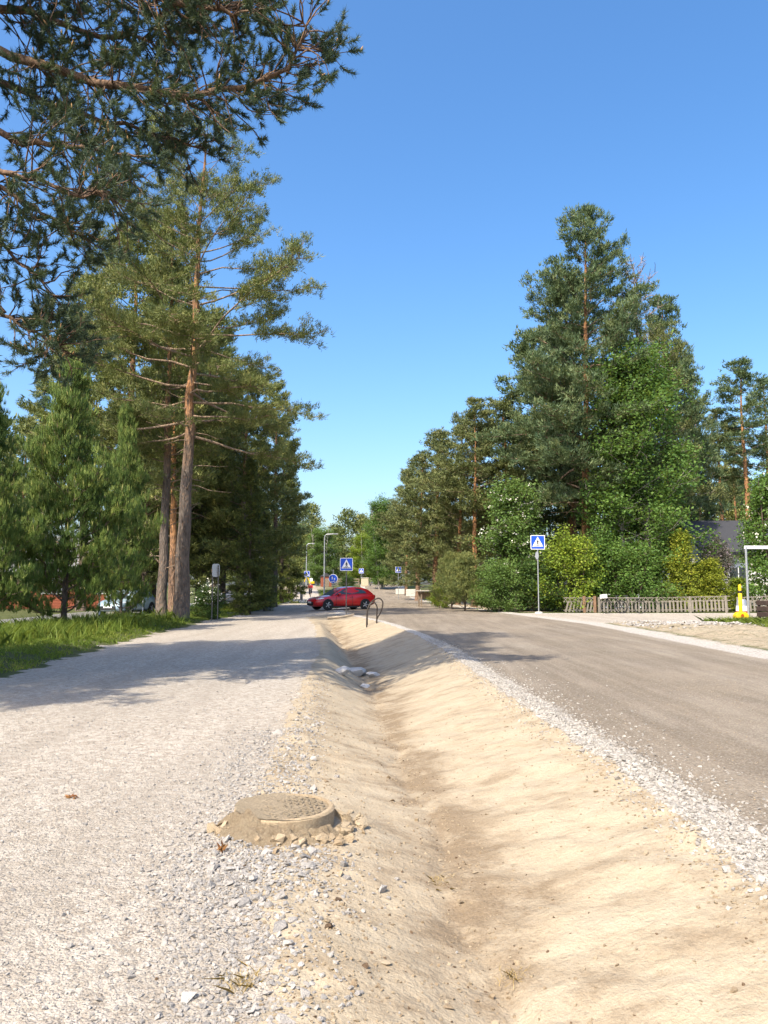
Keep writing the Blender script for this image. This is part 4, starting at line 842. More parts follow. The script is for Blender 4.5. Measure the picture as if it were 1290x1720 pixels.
# two grey posts carrying a sign seen from behind
l = place(363, 37.5); t = empty('road_sign', l, 0, 'road sign seen from behind on two grey posts beside the tall pine', 'road sign')
for dx in (-.14, .13): MB().lathe([(.028, -.2), (.028, 2.6 if dx > 0 else 2.35), (0, 2.62 if dx > 0 else 2.36)], 10).obj('post', M_DKSTEEL, t, True, loc=(dx, 0, 0))
MB().prism(rrect(.36, .62, .1), .032, .042).obj('sign_plate', M_STEEL, t, loc=(.02, 0, 2.36)).rotation_euler = (0, 0, R(25))
MB().box((0, .05, 2.3), (.34, .03, .03)).obj('rail', M_STEEL, t)
l = place(242, 46); t = empty('marker_post', l, 0, 'small white marker post left of the thick pine trunks', 'post'); MB().lathe([(.05, -.2), (.05, .95), (.045, 1.0), (0, 1.01)], 10).obj('stem', M_WHITE, t, True); MB().box((0, -.052, .85), (.06, .01, .1)).obj('reflector', M_DKSTEEL, t)
# ------------------------------------------------------------------ street lamps
for u, Y, vt, lab, arm in ((545, 92, 897, 'grey street lamp with a bent arm behind the round sign', 1.25), (515, 112, 913, 'far street lamp pole beside the yellow excavator', .7)):
    l = place(u, Y); h = hgt(vt, Y) - l[2]; t = empty('street_lamp', l, 0, lab, 'street lamp', 'street lamps')
    MB().tube([(0, 0, -.3), (0, 0, .8), (0, 0, h * .6), (0, 0, h - .5), (.06, 0, h - .2), (.25, 0, h - .03), (arm * .8, 0, h)], [.11, .1, .075, .06, .055, .05, .045], 10).obj('mast', M_STEEL, t, True)
    MB().box((arm * .8 + .3, 0, h + .01), (.6, .2, .09)).obj('lamp_head', M_STEEL, t, bevel=.025); MB().box((arm * .8 + .33, 0, h - .045), (.4, .14, .02)).obj('lens', M_WHITE, t)

# ------------------------------------------------------------------ cars
def paint(name, c):
    k = NM(name); k.base(c).rough(.28); k.b.inputs['Coat Weight'].default_value = .7; k.b.inputs['Coat Roughness'].default_value = .06; k.b.inputs['Specular IOR Level'].default_value = .5; return k.m
M_RED = paint('red_car_paint', (.52, .008, .012)); M_SILVER = paint('silver_blue_car_paint', (.30, .40, .46)); M_GREYCAR = paint('pale_grey_car_paint', (.5, .5, .49))
M_GLASS = paint('dark_car_glass', (.03, .04, .045)); M_TYRE = simple('tyre_rubber', (.02, .02, .021), .85); M_RIM = simple('alloy_rim', (.55, .55, .56), .35, .6, .06)
M_PLAST = simple('black_plastic', (.018, .018, .02), .6); M_LAMP = paint('headlight_glass', (.75, .78, .8)); M_TAIL = paint('tail_lamp_red', (.25, .004, .004)); M_PLATE = M_WHITE
def car(label, loc, rz, mpaint, group):
    t = empty('car', loc, rz, label, 'car', group); L = 4.25
    # stations along the length (x from nose -2.12 to tail 2.12): half width at sill, at shoulder, sill z, shoulder z
    st = [(-2.12, .52, .55, .34, .52), (-2.05, .68, .70, .24, .62), (-1.85, .80, .80, .20, .70), (-1.45, .87, .86, .19, .80), (-.95, .885, .875, .18, .885), (-.4, .89, .88, .18, .92), (.3, .89, .88, .18, .95), (.95, .89, .88, .18, .985), (1.45, .88, .86, .2, 1.0), (1.85, .84, .81, .24, .99), (2.05, .76, .74, .30, .96), (2.12, .66, .66, .36, .86)]
    V = []; F = []; k = 9
    for x, ws, wh, z0, z1 in st:
        zm = z0 + (z1 - z0) * .55
        V += [(x, 0, z0), (x, -ws * .8, z0), (x, -ws, z0 + .1), (x, -max(ws, wh) * 1.015, zm), (x, -wh, z1 - .06), (x, -wh * .93, z1), (x, -wh * .6, z1 + .03), (x, -wh * .3, z1 + .045), (x, 0, z1 + .05)]
    n0 = len(V); V += [(x, -y, z) for x, y, z in V[:n0]]
    for i in range(len(st) - 1):
        for j in range(k - 1):
            a = i * k + j; F.append((a, a + 1, a + k + 1, a + k)); F.append((n0 + a, n0 + a + k, n0 + a + k + 1, n0 + a + 1))
    for i in (0, len(st) - 1):
        ring = list(range(i * k, i * k + k)); F.append(tuple(ring)); F.append(tuple(n0 + q for q in ring))
    m = MB(); m.add(V, F); body = m.mesh('body', mpaint)
    bm = bmesh.new(); bm.from_mesh(body); bmesh.ops.remove_doubles(bm, verts=bm.verts, dist=.001); bmesh.ops.recalc_face_normals(bm, faces=bm.faces); bm.to_mesh(body); bm.free()
    for p in body.polygons: p.use_smooth = True
    bo = link('body', body, t); md = bo.modifiers.new('sub', 'SUBSURF'); md.levels = md.render_levels = 1
    # greenhouse: base line and roof line
    base = [(-1.02, .80, .87), (-.4, .82, .92), (.4, .82, .95), (1.2, .81, .985), (1.92, .74, .985)]
    roof = [(-.28, .62, 1.33), (.05, .63, 1.40), (.55, .63, 1.425), (1.15, .61, 1.39), (1.62, .56, 1.27)]
    V = []
    for (x, w, z), (xr, wr, zr) in zip(base, roof):
        V += [(x, -w, z), (x + (xr - x) * .5, -(w + wr) / 2 - .025, (z + zr) / 2), (xr, -wr, zr), (xr, -wr * .5, zr + .035), (xr, 0, zr + .045), (xr, wr * .5, zr + .035), (xr, wr, zr), (x + (xr - x) * .5, (w + wr) / 2 + .025, (z + zr) / 2), (x, w, z)]
    F = [(i * 9 + j, i * 9 + j + 1, i * 9 + j + 10, i * 9 + j + 9) for i in range(4) for j in range(8)] + [tuple(range(8, -1, -1)), tuple(range(36, 45))]
    cabm = MB().add(V, F).mesh('cabin', mpaint, True); link('cabin', cabm, t)
    def pane(poly, nm='side_window'):
        m = MB(); n = len(poly); m.add(poly, [tuple(range(n))]); return m.obj(nm, M_GLASS, t)
    for s in (-1, 1):
        f = lambda x, z: (x, s * ((.82 + (.625 - .82) * (z - .93) / .46) + .045 * (1 - abs((z - 1.16) / .25)) + .006), z)
        pane([f(-.80, .955), f(-.12, .975), f(.36, .99), f(.34, 1.345), f(.08, 1.33), f(-.2, 1.27)]); pane([f(.43, .995), f(1.05, 1.02), f(1.42, 1.04), f(1.3, 1.19), f(1.0, 1.31), f(.41, 1.35)])
        MB().box((-.52, s * .93, .985), (.16, .17, .12)).obj('mirror', mpaint, t, bevel=.03)
        MB().box((.22, s * .905, .80), (.2, .02, .03)).obj('door_handle', mpaint, t)
        for x0 in (-.72, .40): MB().box((x0, s * .893, .56), (.012, .02, .62)).obj('door_seam', M_PLAST, t)
        MB().box((-.15, s * .885, .20), (2.0, .03, .09)).obj('sill', M_PLAST, t)
        MB().add([(-1.98, s * .60, .62), (-1.70, s * .835, .68), (-1.50, s * .865, .745), (-1.72, s * .80, .755), (-1.98, s * .64, .70)], [(0, 1, 2, 3, 4)]).obj('headlight', M_LAMP, t)
        MB().box((2.02, s * .66, .84), (.12, .24, .17)).obj('taillight', M_TAIL, t, bevel=.02)
    pane([(-1.0, -.72, .905), (-1.0, .72, .905), (-.30, .57, 1.325), (-.30, -.57, 1.325)], 'windscreen'); pane([(1.945, -.66, 1.01), (1.945, .66, 1.01), (1.655, .50, 1.25), (1.655, -.50, 1.25)], 'rear_window')
    MB().box((-2.12, 0, .40), (.06, .9, .22)).obj('grille', M_PLAST, t, bevel=.02); MB().box((-2.165, 0, .47), (.02, .5, .11)).obj('number_plate', M_PLATE, t)
    for x in (-1.28, 1.30):
        for s in (-1, 1):
            MB().lathe([(.0, .0), (.365, .0), (.365, .02)], 24, (x, s * .885 - .0, .33), 'Y').obj('wheel_arch', M_PLAST, t).scale = (1, 1, 1)
            w = MB().lathe([(.20, -.11), (.30, -.115), (.325, -.08), (.325, .08), (.30, .115), (.20, .11)], 28, axis='Y').obj('wheel', M_TYRE, t, True, loc=(x, s * .815, .325))
            r = MB().lathe([(.215, -.09), (.215, .09), (.19, .09), (.17, .06)], 24, axis='Y')
            for q in range(5):
                a = 2 * math.pi * q / 5; ca, sa = math.cos(a), math.sin(a); r.tube([(.03 * ca, -s * -.0 + s * .085 * -1 * -1, .03 * sa), (.19 * ca, s * .095, .19 * sa)], [.035, .028], 6)
            r.lathe([(0, .075), (.055, .075), (.05, .105), (0, .105)], 12, axis='Y'); r.lathe([(0, -.075), (.055, -.075), (.05, -.105), (0, -.105)], 12, axis='Y')
            r.obj('rim', M_RIM, w, True)
    return t
l = place(573, 50.5); car('red hatchback crossing the path behind the nearest crossing sign', (l[0], l[1], hz(l[0], l[1]) + .0), R(28), M_RED, 'cars')
l = place(216, 46); car('silver blue car parked on the street behind the young pines', (l[0], l[1], hz(l[0], l[1])), R(80), M_SILVER, 'cars')
l = place(386, 72); car('pale grey car parked far behind the flowering bush', (l[0], l[1], hz(l[0], l[1])), R(10), M_GREYCAR, 'cars')
# the light wheel arches lie behind the tyres: fit them to the body side
for o in bpy.data.objects:
    if o.name.startswith('wheel_arch'): o.location = (0, 0, 0)

# ------------------------------------------------------------------ cables sticking out of the ditch side
M_CABLE = simple('black_cable', (.035, .026, .02), .6, var=.2)
def spline(pts, n=8):
    pts = [np.array(p) for p in pts]; out = []
    for i in range(len(pts) - 1):
        p0, p1, p2, p3 = pts[max(i - 1, 0)], pts[i], pts[i + 1], pts[min(i + 2, len(pts) - 1)]
        for q in range(n): t = q / n; out.append(.5 * ((2 * p1) + (p2 - p0) * t + (2 * p0 - 5 * p1 + 4 * p2 - p3) * t * t + (3 * p1 - p0 - 3 * p2 + p3) * t ** 3))
    return out + [pts[-1]]
Yc = 32.0; bx = (620 - 645) * Yc / FPX
for lab, px in (('black cable loop nearer the red car, rising from the ditch edge', ((615, 1062, 0), (616, 1040, 0), (618, 1022, .05), (626, 1012, .1), (633, 1018, .15), (633, 1034, .2), (629, 1050, .25), (628, 1062, .3))),
                ('taller black cable loop leaning right over the ditch edge', ((617, 1030, .5), (620, 1016, .45), (628, 1008, .4), (637, 1005, .4), (643, 1012, .4), (640, 1027, .4), (633, 1040, .4), (630, 1062, .4)))):
    q = [at(u, v, Yc + dy) for u, v, dy in px]; q = [q_ for q_ in q if q_[2] > hz(q_[0], q_[1]) - .02]; q = spline([np.array((e[0], e[1], hz(e[0], e[1]) - .15)) for e in q[:1]] + q + [np.array((e[0], e[1], hz(e[0], e[1]) - .15)) for e in q[-1:]]); MBt = MB().tube(q, .028, 8); o = MBt.obj('cable', M_CABLE, None, True); props(o, lab, 'cable', 'cable loops at the ditch')
# plank and twig debris by the crossing
p = gnd(575, 1038); o = MB().tube([(p[0] - .7, p[1] - .2, p[2] + .02), (p[0] - .1, p[1], p[2] + .04), (p[0] + .55, p[1] + .3, p[2] + .16)], [.05, .06, .05], 8).obj('pale_log', simple('pale_wood', (.45, .36, .25), .8), None, True); props(o, 'pale bent branch lying at the end of the ditch by the sign pole', 'log')

# ------------------------------------------------------------------ cyclist
M_SKIN = simple('skin', (.52, .33, .25), .6, var=.05); M_REDC = simple('red_jacket', (.33, .02, .03), .85); M_DKC = simple('dark_trousers', (.02, .02, .03), .9); M_HAIR = simple('dark_hair', (.03, .02, .015), .7)
def bicycle(label, loc, rz, group=None, mf=None, tilt=0, basket=False):
    t = empty('bicycle', loc, rz, label, 'bicycle', group); t.rotation_euler = (tilt, 0, rz); mf = mf or M_BLACK
    for x in (-.52, .52):
        w = MB().tube([(x + .33 * math.cos(a), 0, .34 + .33 * math.sin(a)) for a in (2 * math.pi * i / 28 for i in range(28))], .022, 6, True).obj('wheel', M_TYRE, t, True)
        m = MB().lathe([(0, -.04), (.03, -.04), (.03, .04), (0, .04)], 10, (x, 0, .34), 'Y')
        for i in range(10): a = math.pi * 2 * i / 10; m.tube([(x, 0, .34), (x + .32 * math.cos(a), 0, .34 + .32 * math.sin(a))], .003, 3)
        m.obj('spokes', M_STEEL, w)
    m = MB(); hp, bb, st_, rw, fw_ = (-.42, 0, .82), (.06, 0, .30), (.2, 0, .80), (.52, 0, .34), (-.52, 0, .34)
    for a, b in ((hp, bb), (bb, st_), (hp, st_), (bb, rw), (st_, rw), (hp, fw_)): m.tube([a, b], .018, 6)
    m.obj('frame', mf, t, True)
    MB().tube([(-.38, -.28, .98), (-.44, -.2, 1.02), (-.45, 0, .98), (-.44, .2, 1.02), (-.38, .28, .98)], .013, 6).tube([(-.42, 0, .8), (-.45, 0, .98)], .014, 6).obj('handlebar', M_STEEL, t, True)
    MB().tube([(.2, 0, .8), (.23, 0, .93)], .013, 6).obj('seat_post', M_STEEL, t, True); MB().box((.25, 0, .95), (.25, .14, .06)).obj('saddle', M_PLAST, t, bevel=.02)
    MB().tube([(.06, -.08, .2), (.06, -.08, .3), (.06, .08, .3), (.06, .08, .4)], .012, 6).obj('cranks', M_STEEL, t)
    if basket: MB().box((-.62, 0, .92), (.26, .34, .22)).obj('basket', M_WHITE, t, bevel=.02)
    return t
def skinned(name, pts, edges, rad, mat, parent, sub=2):
    me = bpy.data.meshes.new(name); me.from_pydata([tuple(p) for p in pts], edges, []); o = link(name, me, parent)
    md = o.modifiers.new('skin', 'SKIN'); md.use_smooth_shade = True
    for i, r in enumerate(rad): me.skin_vertices[0].data[i].radius = (r, r)
    me.skin_vertices[0].data[0].use_root = True
    o.modifiers.new('sub', 'SUBSURF').levels = sub; me.materials.append(mat); return o
l = place(522, 94)
bicycle('bicycle ridden towards the camera on the far path', l, R(90) + R(4))
pt = empty('person', l, R(4), 'cyclist in a red jacket and dark trousers riding on the far path', 'person')
# facing the camera (-Y): hips over the saddle at y=+.25, hands on the bar at y=-.4
P = [(0, .22, 1.0), (0, .16, 1.2), (0, .06, 1.42), (0, .03, 1.53), (0, .02, 1.60), (0, .01, 1.72), (0, .01, 1.80),
     (-.18, .06, 1.42), (-.25, -.1, 1.2), (-.24, -.34, 1.06), (.18, .06, 1.42), (.25, -.1, 1.2), (.24, -.34, 1.06),
     (-.1, .2, .96), (-.12, -.16, .68), (-.11, .04, .28), (-.11, -.1, .22), (.1, .2, .96), (.12, -.12, .78), (.11, .06, .44), (.11, -.08, .38)]
E_ = [(0, 1), (1, 2), (2, 3), (3, 4), (4, 5), (5, 6), (2, 7), (7, 8), (8, 9), (2, 10), (10, 11), (11, 12), (0, 13), (13, 14), (14, 15), (15, 16), (0, 17), (17, 18), (18, 19), (19, 20)]
skinned('body', P, E_, [.15, .15, .14, .06, .06, .095, .05, .08, .05, .035, .08, .05, .035, .1, .07, .045, .04, .1, .07, .045, .04], M_SKIN, pt)
skinned('jacket', [P[0], P[1], P[2], P[7], P[8], (-.24, -.30, 1.08), P[10], P[11], (.24, -.30, 1.08)], [(0, 1), (1, 2), (2, 3), (3, 4), (4, 5), (2, 6), (6, 7), (7, 8)], [.175, .18, .165, .10, .07, .055, .10, .07, .055], M_REDC, pt)
skinned('trousers', [(0, .22, .98), P[13], P[14], (-.11, .03, .32), P[17], P[18], (.11, .05, .48)], [(0, 1), (1, 2), (2, 3), (0, 4), (4, 5), (5, 6)], [.165, .125, .09, .065, .125, .09, .065], M_DKC, pt)
skinned('hair', [(0, .05, 1.74), (0, .03, 1.82)], [(0, 1)], [.1, .075], M_HAIR, pt)

# ------------------------------------------------------------------ right-hand fence
M_FENCE = simple('weathered_grey_wood', (.21, .185, .15), .9, var=.3, scale=14); M_POST = simple('brown_fence_post', (.23, .135, .08), .9, var=.25, scale=10)
picket = MB().box((0, 0, .31), (.105, .022, .62)).mesh('picket', M_FENCE, bevel=.006); fpost = MB().box((0, 0, .38), (.13, .11, .96)).mesh('post', M_FENCE, bevel=.012); fpostb = MB().box((0, 0, .42), (.15, .12, 1.0)).mesh('post', M_POST, bevel=.012)
def fence_run(label, A, B, posts, lean=0, brown=False, z1=0):
    A = Vector(A); B = Vector(B); d = B - A; L = d.length; a = math.atan2(d.y, d.x); t = empty('picket_fence', A, a, label, 'fence', 'weathered picket fences'); t.rotation_euler = (0, math.atan2(-z1, L), a)
    rg = random.Random(L)
    n = int(L / .197)
    for i in range(n):
        o = link('picket', picket, t); o.location = (.1 + i * .197 + rg.uniform(-.012, .012), 0, .02); o.rotation_euler = (0, lean * (1 - i / n * .55) + rg.uniform(-.03, .03), 0); o.scale = (rg.uniform(.9, 1.08), 1, rg.uniform(.95, 1.03))
    for z, zh in ((.60, .05), (.83, .04), (.14, .05)): MB().box((L / 2, .03, z), (L, .03, zh)).obj('rail', M_FENCE, t)
    for i in range(int(L / .24)):
        x = .12 + .24 * i
        for s in (-1, 1):
            o = MB().box((x, -.012 * s + .01, .715), (.32, .012, .028), 0, 0, s * R(45)).obj('lattice_strip', M_FENCE, t)
    for x in posts:
        o = link('post', fpostb if brown else fpost, t); o.location = (x, .01, 0)
    return t
def gp(u, v): q = gnd(u, v); return (q[0], q[1], q[2])
A = gp(947, 1029); B = gp(1002, 1029); fence_run('leaning sun-bleached fence panel with brown posts behind the crossing sign', A, B, [1.15, 1.75], R(17), True)
A = gp(1006, 1029); C = gp(1104, 1029); fence_run('weathered picket fence stretch behind the two bicycles', A, C, [.02, (C[0] - A[0]) * .5])
D = gp(1228, 1030); fence_run('weathered picket fence stretch below the golden conifers', C, D, [.02, 1.75, 3.6], 0, z1=.1)
E1 = gp(1240, 1029); E2 = (E1[0] + 4.2, E1[1] - .6, E1[2]); fence_run('short grey fence stretch behind the steel post at the right edge', E1, E2, [.05, 2.1, 4.1], 0, z1=.25)
p = gp(1030, 1030); bicycle('black bicycle with a white basket leaning on the picket fence', (p[0], p[1] - .35, p[2]), R(20), 'bicycles at the fence', tilt=R(-8), basket=True)
p = gp(1056, 1030); bicycle('black bicycle leaning on the fence, right of the one with a basket', (p[0], p[1] - .35, p[2]), R(160), 'bicycles at the fence', tilt=R(8))

# ------------------------------------------------------------------ yellow post, drum, steel post, slatted box
M_YEL = simple('yellow_plastic', (.80, .50, .015), .4, var=.08); M_AMB = simple('amber_reflector', (.35, .06, .01), .35)
l = gp(1245, 1045); t = empty('barrier_post', l, R(-8), 'bright yellow barrier post with a heavy base on the mound', 'post')
MB().prism([(-.27, 0), (.27, 0), (.27, .14), (-.27, .14)], -.22, .22).obj('rubber_foot', M_PLAST, t, bevel=.03)
MB().prism([(-.265, .142), (.265, .142), (.25, .30), (.14, .40), (-.14, .40), (-.25, .30)], -.20, .20).obj('base', M_YEL, t, bevel=.03)
MB().prism([(0, .12), (.05, .18), (.055, .30), (0, .34), (-.055, .30), (-.05, .18)], -.215, -.201).obj('reflector', M_AMB, t)
MB().prism([(-.13, .0), (0, .08), (.13, .0), (.0, .03)], -.235, -.222).obj('grip', M_PLAST, t)
MB().lathe([(.075, .38), (.072, 1.20), (.055, 1.22)], 16).obj('tube', M_YEL, t, True); MB().lathe([(.082, 1.16), (.085, 1.20), (.085, 1.24), (.07, 1.25)], 16).obj('band', M_PLAST, t, True)
MB().lathe([(.06, 1.24), (.06, 1.46), (.05, 1.49), (0, 1.5)], 14).obj('cap', M_YEL, t, True); MB().box((.07, 0, 1.40), (.05, .05, .06)).obj('hook', M_STEEL, t)
l = (l[0] * (l[1] + 2.2) / l[1] + .05, l[1] + 2.2, 0); l = (l[0], l[1], hz(l[0], l[1])); t = empty('traffic_drum', l, 0, 'red and white traffic drum just behind the yellow barrier post', 'drum')
MB().lathe([(.34, 0), (.34, .06), (.27, .08)], 20).obj('base', M_PLAST, t, True); MB().lathe([(.26, .08), (.24, .40)], 20).obj('barrel', M_AMB, t, True); MB().lathe([(.243, .40), (.225, .62)], 20).obj('white_band', M_WHITE, t, True); MB().lathe([(.224, .62), (.19, .86), (.16, .9), (0, .9)], 20).obj('top', M_STEEL, t, True)
l = gp(1258, 1045); h = hgt(917, l[1]) - l[2]; t = empty('sign_frame', l, 0, 'galvanised steel post with a white crossbar at the right edge', 'sign frame')
for dx in (0, 2.3): MB().lathe([(.045, -.3), (.045, h - .02), (0, h - .01)], 12).obj('post', M_STEEL, t, True, loc=(dx, 0, 0))
MB().box((1.15, 0, h - .06), (2.42, .05, .13)).obj('crossbar', M_WHITE, t, bevel=.01)
M_BROWN = simple('dark_brown_boards', (.06, .038, .03), .8, var=.3, scale=12)
l = gp(1281, 1048); l = (l[0] + .55, l[1], l[2] - .02); t = empty('slatted_box', l, R(6), 'dark brown slatted wooden box on the grass at the right edge', 'box')
for sx in (-.5, .5):
    for sy in (-.32, .32): MB().box((sx, sy, .44), (.07, .07, .92)).obj('corner_post', M_BROWN, t)
brd = MB().box((0, 0, 0), (1.14, .03, .17)).mesh('board', M_BROWN, bevel=.008); brs = MB().box((0, 0, 0), (.03, .66, .17)).mesh('board', M_BROWN, bevel=.008)
for i in range(4):
    for sy in (-.372, .372): link('board', brd, t).location = (0, sy, .15 + .215 * i)
    for sx in (-.555, .555): link('board', brs, t).location = (sx, 0, .15 + .215 * i)

# ------------------------------------------------------------------ houses
M_ROOF = simple('dark_roof', (.045, .045, .05), .7, var=.15, scale=20); M_WALLW = simple('white_rendered_wall', (.78, .76, .72), .85, var=.05); M_WALLR = simple('red_brown_boards', (.26, .075, .04), .85, var=.2, scale=10); M_ROOFG = simple('grey_roof', (.26, .26, .27), .8, var=.15, scale=10)
def house(label, loc, rz, w, d, hw, hr, mw, mr, boards=False):
    t = empty('house', loc, rz, label, 'house')
    wl = MB().box((0, 0, hw / 2), (w, d, hw)).obj('wall', mw, t)
    MB().add([(-w / 2, -d / 2 + .01, hw), (-w / 2, d / 2 - .01, hw), (-w / 2, 0, hw + hr), (w / 2, -d / 2 + .01, hw), (w / 2, d / 2 - .01, hw), (w / 2, 0, hw + hr)], [(0, 1, 2), (3, 5, 4)]).obj('gable', mw, t)
    o = .7; m = MB(); sl_ = hr / (d / 2)
    for s in (-1, 1): m.add([(-w / 2 - o, s * (d / 2 + o), hw - o * sl_), (w / 2 + o, s * (d / 2 + o), hw - o * sl_), (w / 2 + o, 0, hw + hr), (-w / 2 - o, 0, hw + hr), (-w / 2 - o, s * (d / 2 + o), hw - o * sl_ + .16), (w / 2 + o, s * (d / 2 + o), hw - o * sl_ + .16), (w / 2 + o, 0, hw + hr + .16), (-w / 2 - o, 0, hw + hr + .16)], [(0, 1, 2, 3), (4, 5, 6, 7), (0, 1, 5, 4), (1, 2, 6, 5), (3, 0, 4, 7)])
    rf = m.obj('roof', mr, t); MB().box((w * .2, .4, hw + hr + .3), (.6, .6, 1.2)).obj('chimney', mr, rf); MB().box((0, -d / 2 - o - .03, hw - o * sl_ + .06), (w + 2 * o, .05, .22)).obj('fascia', M_BLACK, rf)
    if boards:
        bd = MB().box((0, 0, 0), (w, .03, .17)).mesh('board', mw)
        for i in range(int(hw / .19)): link('board', bd, t).location = (0, -d / 2 - .012, .1 + i * .19)
    n = max(2, int(w / 3.2))
    for i in range(n):
        x = -w / 2 + w * (i + .5) / n; f = MB().box((x, -d / 2 - .03, hw * .56), (1.5, .08, 1.15)).obj('window', M_WHITE, t); MB().box((x, -d / 2 - .075, hw * .56), (1.3, .02, .95)).obj('pane', M_GLASS, f); MB().box((x, -d / 2 - .09, hw * .56), (.06, .02, .95)).obj('glazing_bar', M_WHITE, f)
    return t
l = place(1285, 60); house('white house with a dark roof behind the lilac and golden conifers', (l[0], l[1] + 3.5, l[2]), R(0), 9.0, 7.5, 4.3, 2.3, M_WALLW, M_ROOF)
l = place(85, 58); house('red-brown board house with a grey roof behind the young pines', (l[0], l[1] + 3, l[2]), R(8), 11, 7.5, 2.9, 2.4, M_WALLR, M_ROOFG, True)

# ------------------------------------------------------------------ bits along the left verge
plant(shrub, 'flowering_bush', place(352, 38.5), 'dark green bush with white flowers right of the tall pine trunk', 'bush', .3, (.42, .42, .34), None, M_LEAF_DK)
q = np.random.default_rng(8); n = 26; V, F, tt = blades(np.stack([q.normal(size=n) * .9, -.75 + q.normal(size=n) * .25, 3.2 + q.normal(size=n) * .9], 1), q.normal(size=(n, 3)), 7, .22, .16, 1.0, q, True, None, .6)
for o in bpy.data.objects:
    if o.name.startswith('flowering_bush'): link('blossom', mesh_np('blossom', V, F, False, {'tint': tt}, M_BLOSSOM), o)['kind'] = 'stuff'
def birch_mat():
    k = NM('birch_bark'); v = k.coord((1, 1, 1)); n = k.noise(k.coord((2, 2, 9)), 2.2, 4, .6); k.base(k.ramp(n, [(.44, (.03, .028, .026)), (.50, (.72, .70, .66))])).rough(.7); return k.m
sap = decid(46, 4.6, 1.6, .55, 1, 900, (.11, .08), lambda t: (1 - t) ** .4, .05, .2, M_LEAF, birch_mat(), 'birch_sapling', 16)
plant(sap, 'birch_sapling', place(170, 29.5), 'slender white birch sapling in front of the bushy young pine', 'tree')
# leaf and cone litter on the gravel
for u, v, lab in ((372, 1430, 'small red-brown withered weed on the gravel left of the manhole'), (120, 1341, 'small brown leaf heap lying on the pale path')):
    g = gnd(u, v); q = np.random.default_rng(u); n = 14; V, F, tt = blades(np.stack([q.normal(size=n) * .012, q.normal(size=n) * .012, .01 + .01 * q.random(n)], 1), q.normal(size=(n, 3)) * np.array((1, 1, .35)) + np.array((0, 0, .25)), 2, .05, .014, .4, q, True, None, .1)
    o = props(link('withered_weed', mesh_np('withered_weed', V, F, False, {'tint': tt}, leafm('withered_leaf', (.16, .06, .02), (.24, .10, .035), (.3, .16, .06), .1)), ), lab, 'weed'); o.location = g

# ------------------------------------------------------------------ far end of the road
M_WOOD = simple('grey_planks', (.22, .17, .12), .9, var=.25); M_BEIGE = simple('beige_cabinet', (.48, .42, .30), .7)
l = place(722, 57.5); t = empty('wooden_stand', l, R(14), 'low wooden stand with a flat roof on the bank right of the road', 'stand')
for sx in (-.75, .65):
    for sy in (-.3, .3): MB().box((sx, sy, .55), (.09, .09, 1.14)).obj('leg', M_WOOD, t)
MB().box((0, 0, 1.15), (1.9, .95, .07)).obj('roof', simple('pale_board', (.5, .45, .38), .8), t); MB().box((-.05, .28, .8), (1.4, .03, .5)).obj('back_board', M_WOOD, t)
for u, v, s, lab in ((694, 998, (1.7, .8, .85), 'large white concrete block at the right edge of the road'), (672, 994, (1.1, .7, .7), 'smaller pale concrete block by the far crossing sign')):
    l = place(u, 93 if u > 680 else 97); t = props(MB().box((0, 0, s[2] / 2), s).obj('concrete_block', M_CONCB, None, bevel=.05, loc=l), lab, 'concrete block')
l = place(548, 118); t = empty('wooden_shed', l, R(10), 'small reddish wooden shed by the far bend', 'shed'); MB().box((0, 0, .75), (1.5, 1.3, 1.5)).obj('wall', M_WALLR, t); MB().prism([(-.9, 1.5), (.9, 1.5), (0, 2.0)], -.75, .75).obj('roof', M_ROOF, t); MB().box((.1, -.665, .6), (.6, .03, 1.2)).obj('door', M_WOOD, t)
l = place(613, 116); t = empty('utility_cabinet', l, 0, 'beige utility cabinet by the far bend', 'cabinet'); MB().box((0, 0, .6), (1.1, .6, 1.2)).obj('housing', M_BEIGE, t, bevel=.02); MB().box((0, 0, 1.23), (1.2, .7, .06)).obj('lid', M_CONCB, t); MB().box((0, -.31, .6), (.95, .02, 1.0)).obj('door', M_BEIGE, t)
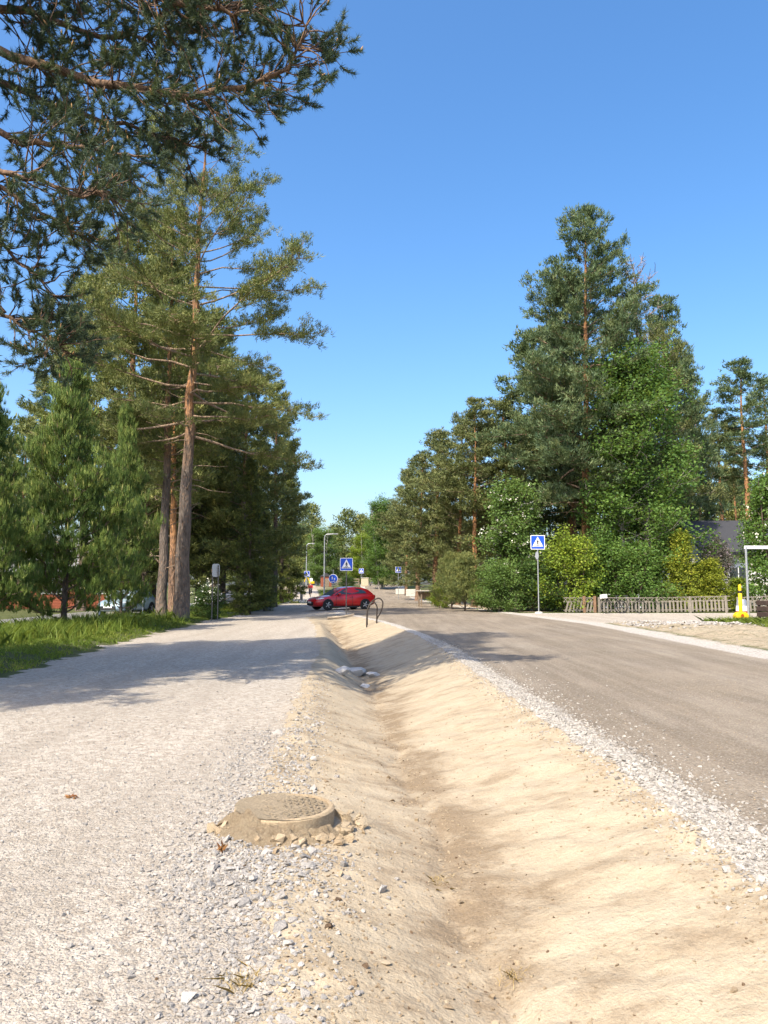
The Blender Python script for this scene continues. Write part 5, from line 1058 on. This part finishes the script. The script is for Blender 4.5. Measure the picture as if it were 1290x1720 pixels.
for u0, u1, Y, lab in ((556, 603, 119, 'dark rail fence by the far bend, left of the beige cabinet'), (622, 650, 117, 'pale rail fence by the far bend, right of the beige cabinet')):
    a = place(u0, Y); b = place(u1, Y); W = b[0] - a[0]; t = empty('rail_fence', a, 0, lab, 'fence'); n = int(W / 1.1) + 1; m_ = M_WOOD if u0 < 600 else M_FENCE
    for i in range(n + 1): MB().box((W * i / n, 0, .55), (.14, .1, 1.3)).obj('post', m_, t)
    for z in (.35, .75, 1.1): MB().box((W / 2, -.06, z), (W, .03, .16)).obj('rail', m_, t)
plant(shrub, 'bush', place(585, 114), 'dark bush beside the rail fence at the far bend', 'bush', .5, (.7, .5, .35), None, M_LEAF_DK)
# compact excavator
l = place(523, 128); t = empty('excavator', l, R(20), 'small yellow excavator at the far end of the path', 'excavator', None, .62)
for s in (-1, 1): MB().prism([(-.75, .05), (-.85, .2), (-.75, .38), (.75, .38), (.85, .2), (.75, .05)], s * .5 - .13, s * .5 + .13).obj('track', M_PLAST, t, bevel=.03)
MB().box((.15, 0, .75), (1.3, 1.1, .6)).obj('body', M_YEL, t, bevel=.08); cb_ = MB().box((.0, .1, 1.45), (.8, .75, .85)).obj('cab', M_WHITE, t, bevel=.05); MB().box((-.41, .1, 1.5), (.03, .6, .6)).obj('window', M_GLASS, cb_)
MB().tube([(-.4, -.3, .9), (-.9, -.3, 1.9), (-1.5, -.3, 2.0)], [.13, .12, .1], 6).obj('boom', M_YEL, t); MB().tube([(-1.5, -.3, 2.0), (-1.9, -.3, .9)], [.1, .08], 6).obj('stick', M_YEL, t); MB().prism([(-2.1, .95), (-1.7, .9), (-1.6, .45), (-2.0, .4), (-2.15, .6)], -.55, -.05).obj('bucket', M_DKSTEEL, t)
l = place(507, 88); o = props(MB().lathe([(.16, -.2), (.15, .95), (.12, 1.05), (0, 1.06)], 10).lathe([(.162, .7), (.165, .72), (.165, .82), (.158, .84)], 10).obj('bollard', M_DKSTEEL, None, True, loc=l), 'short dark bollard left of the cyclist on the far path', 'bollard')
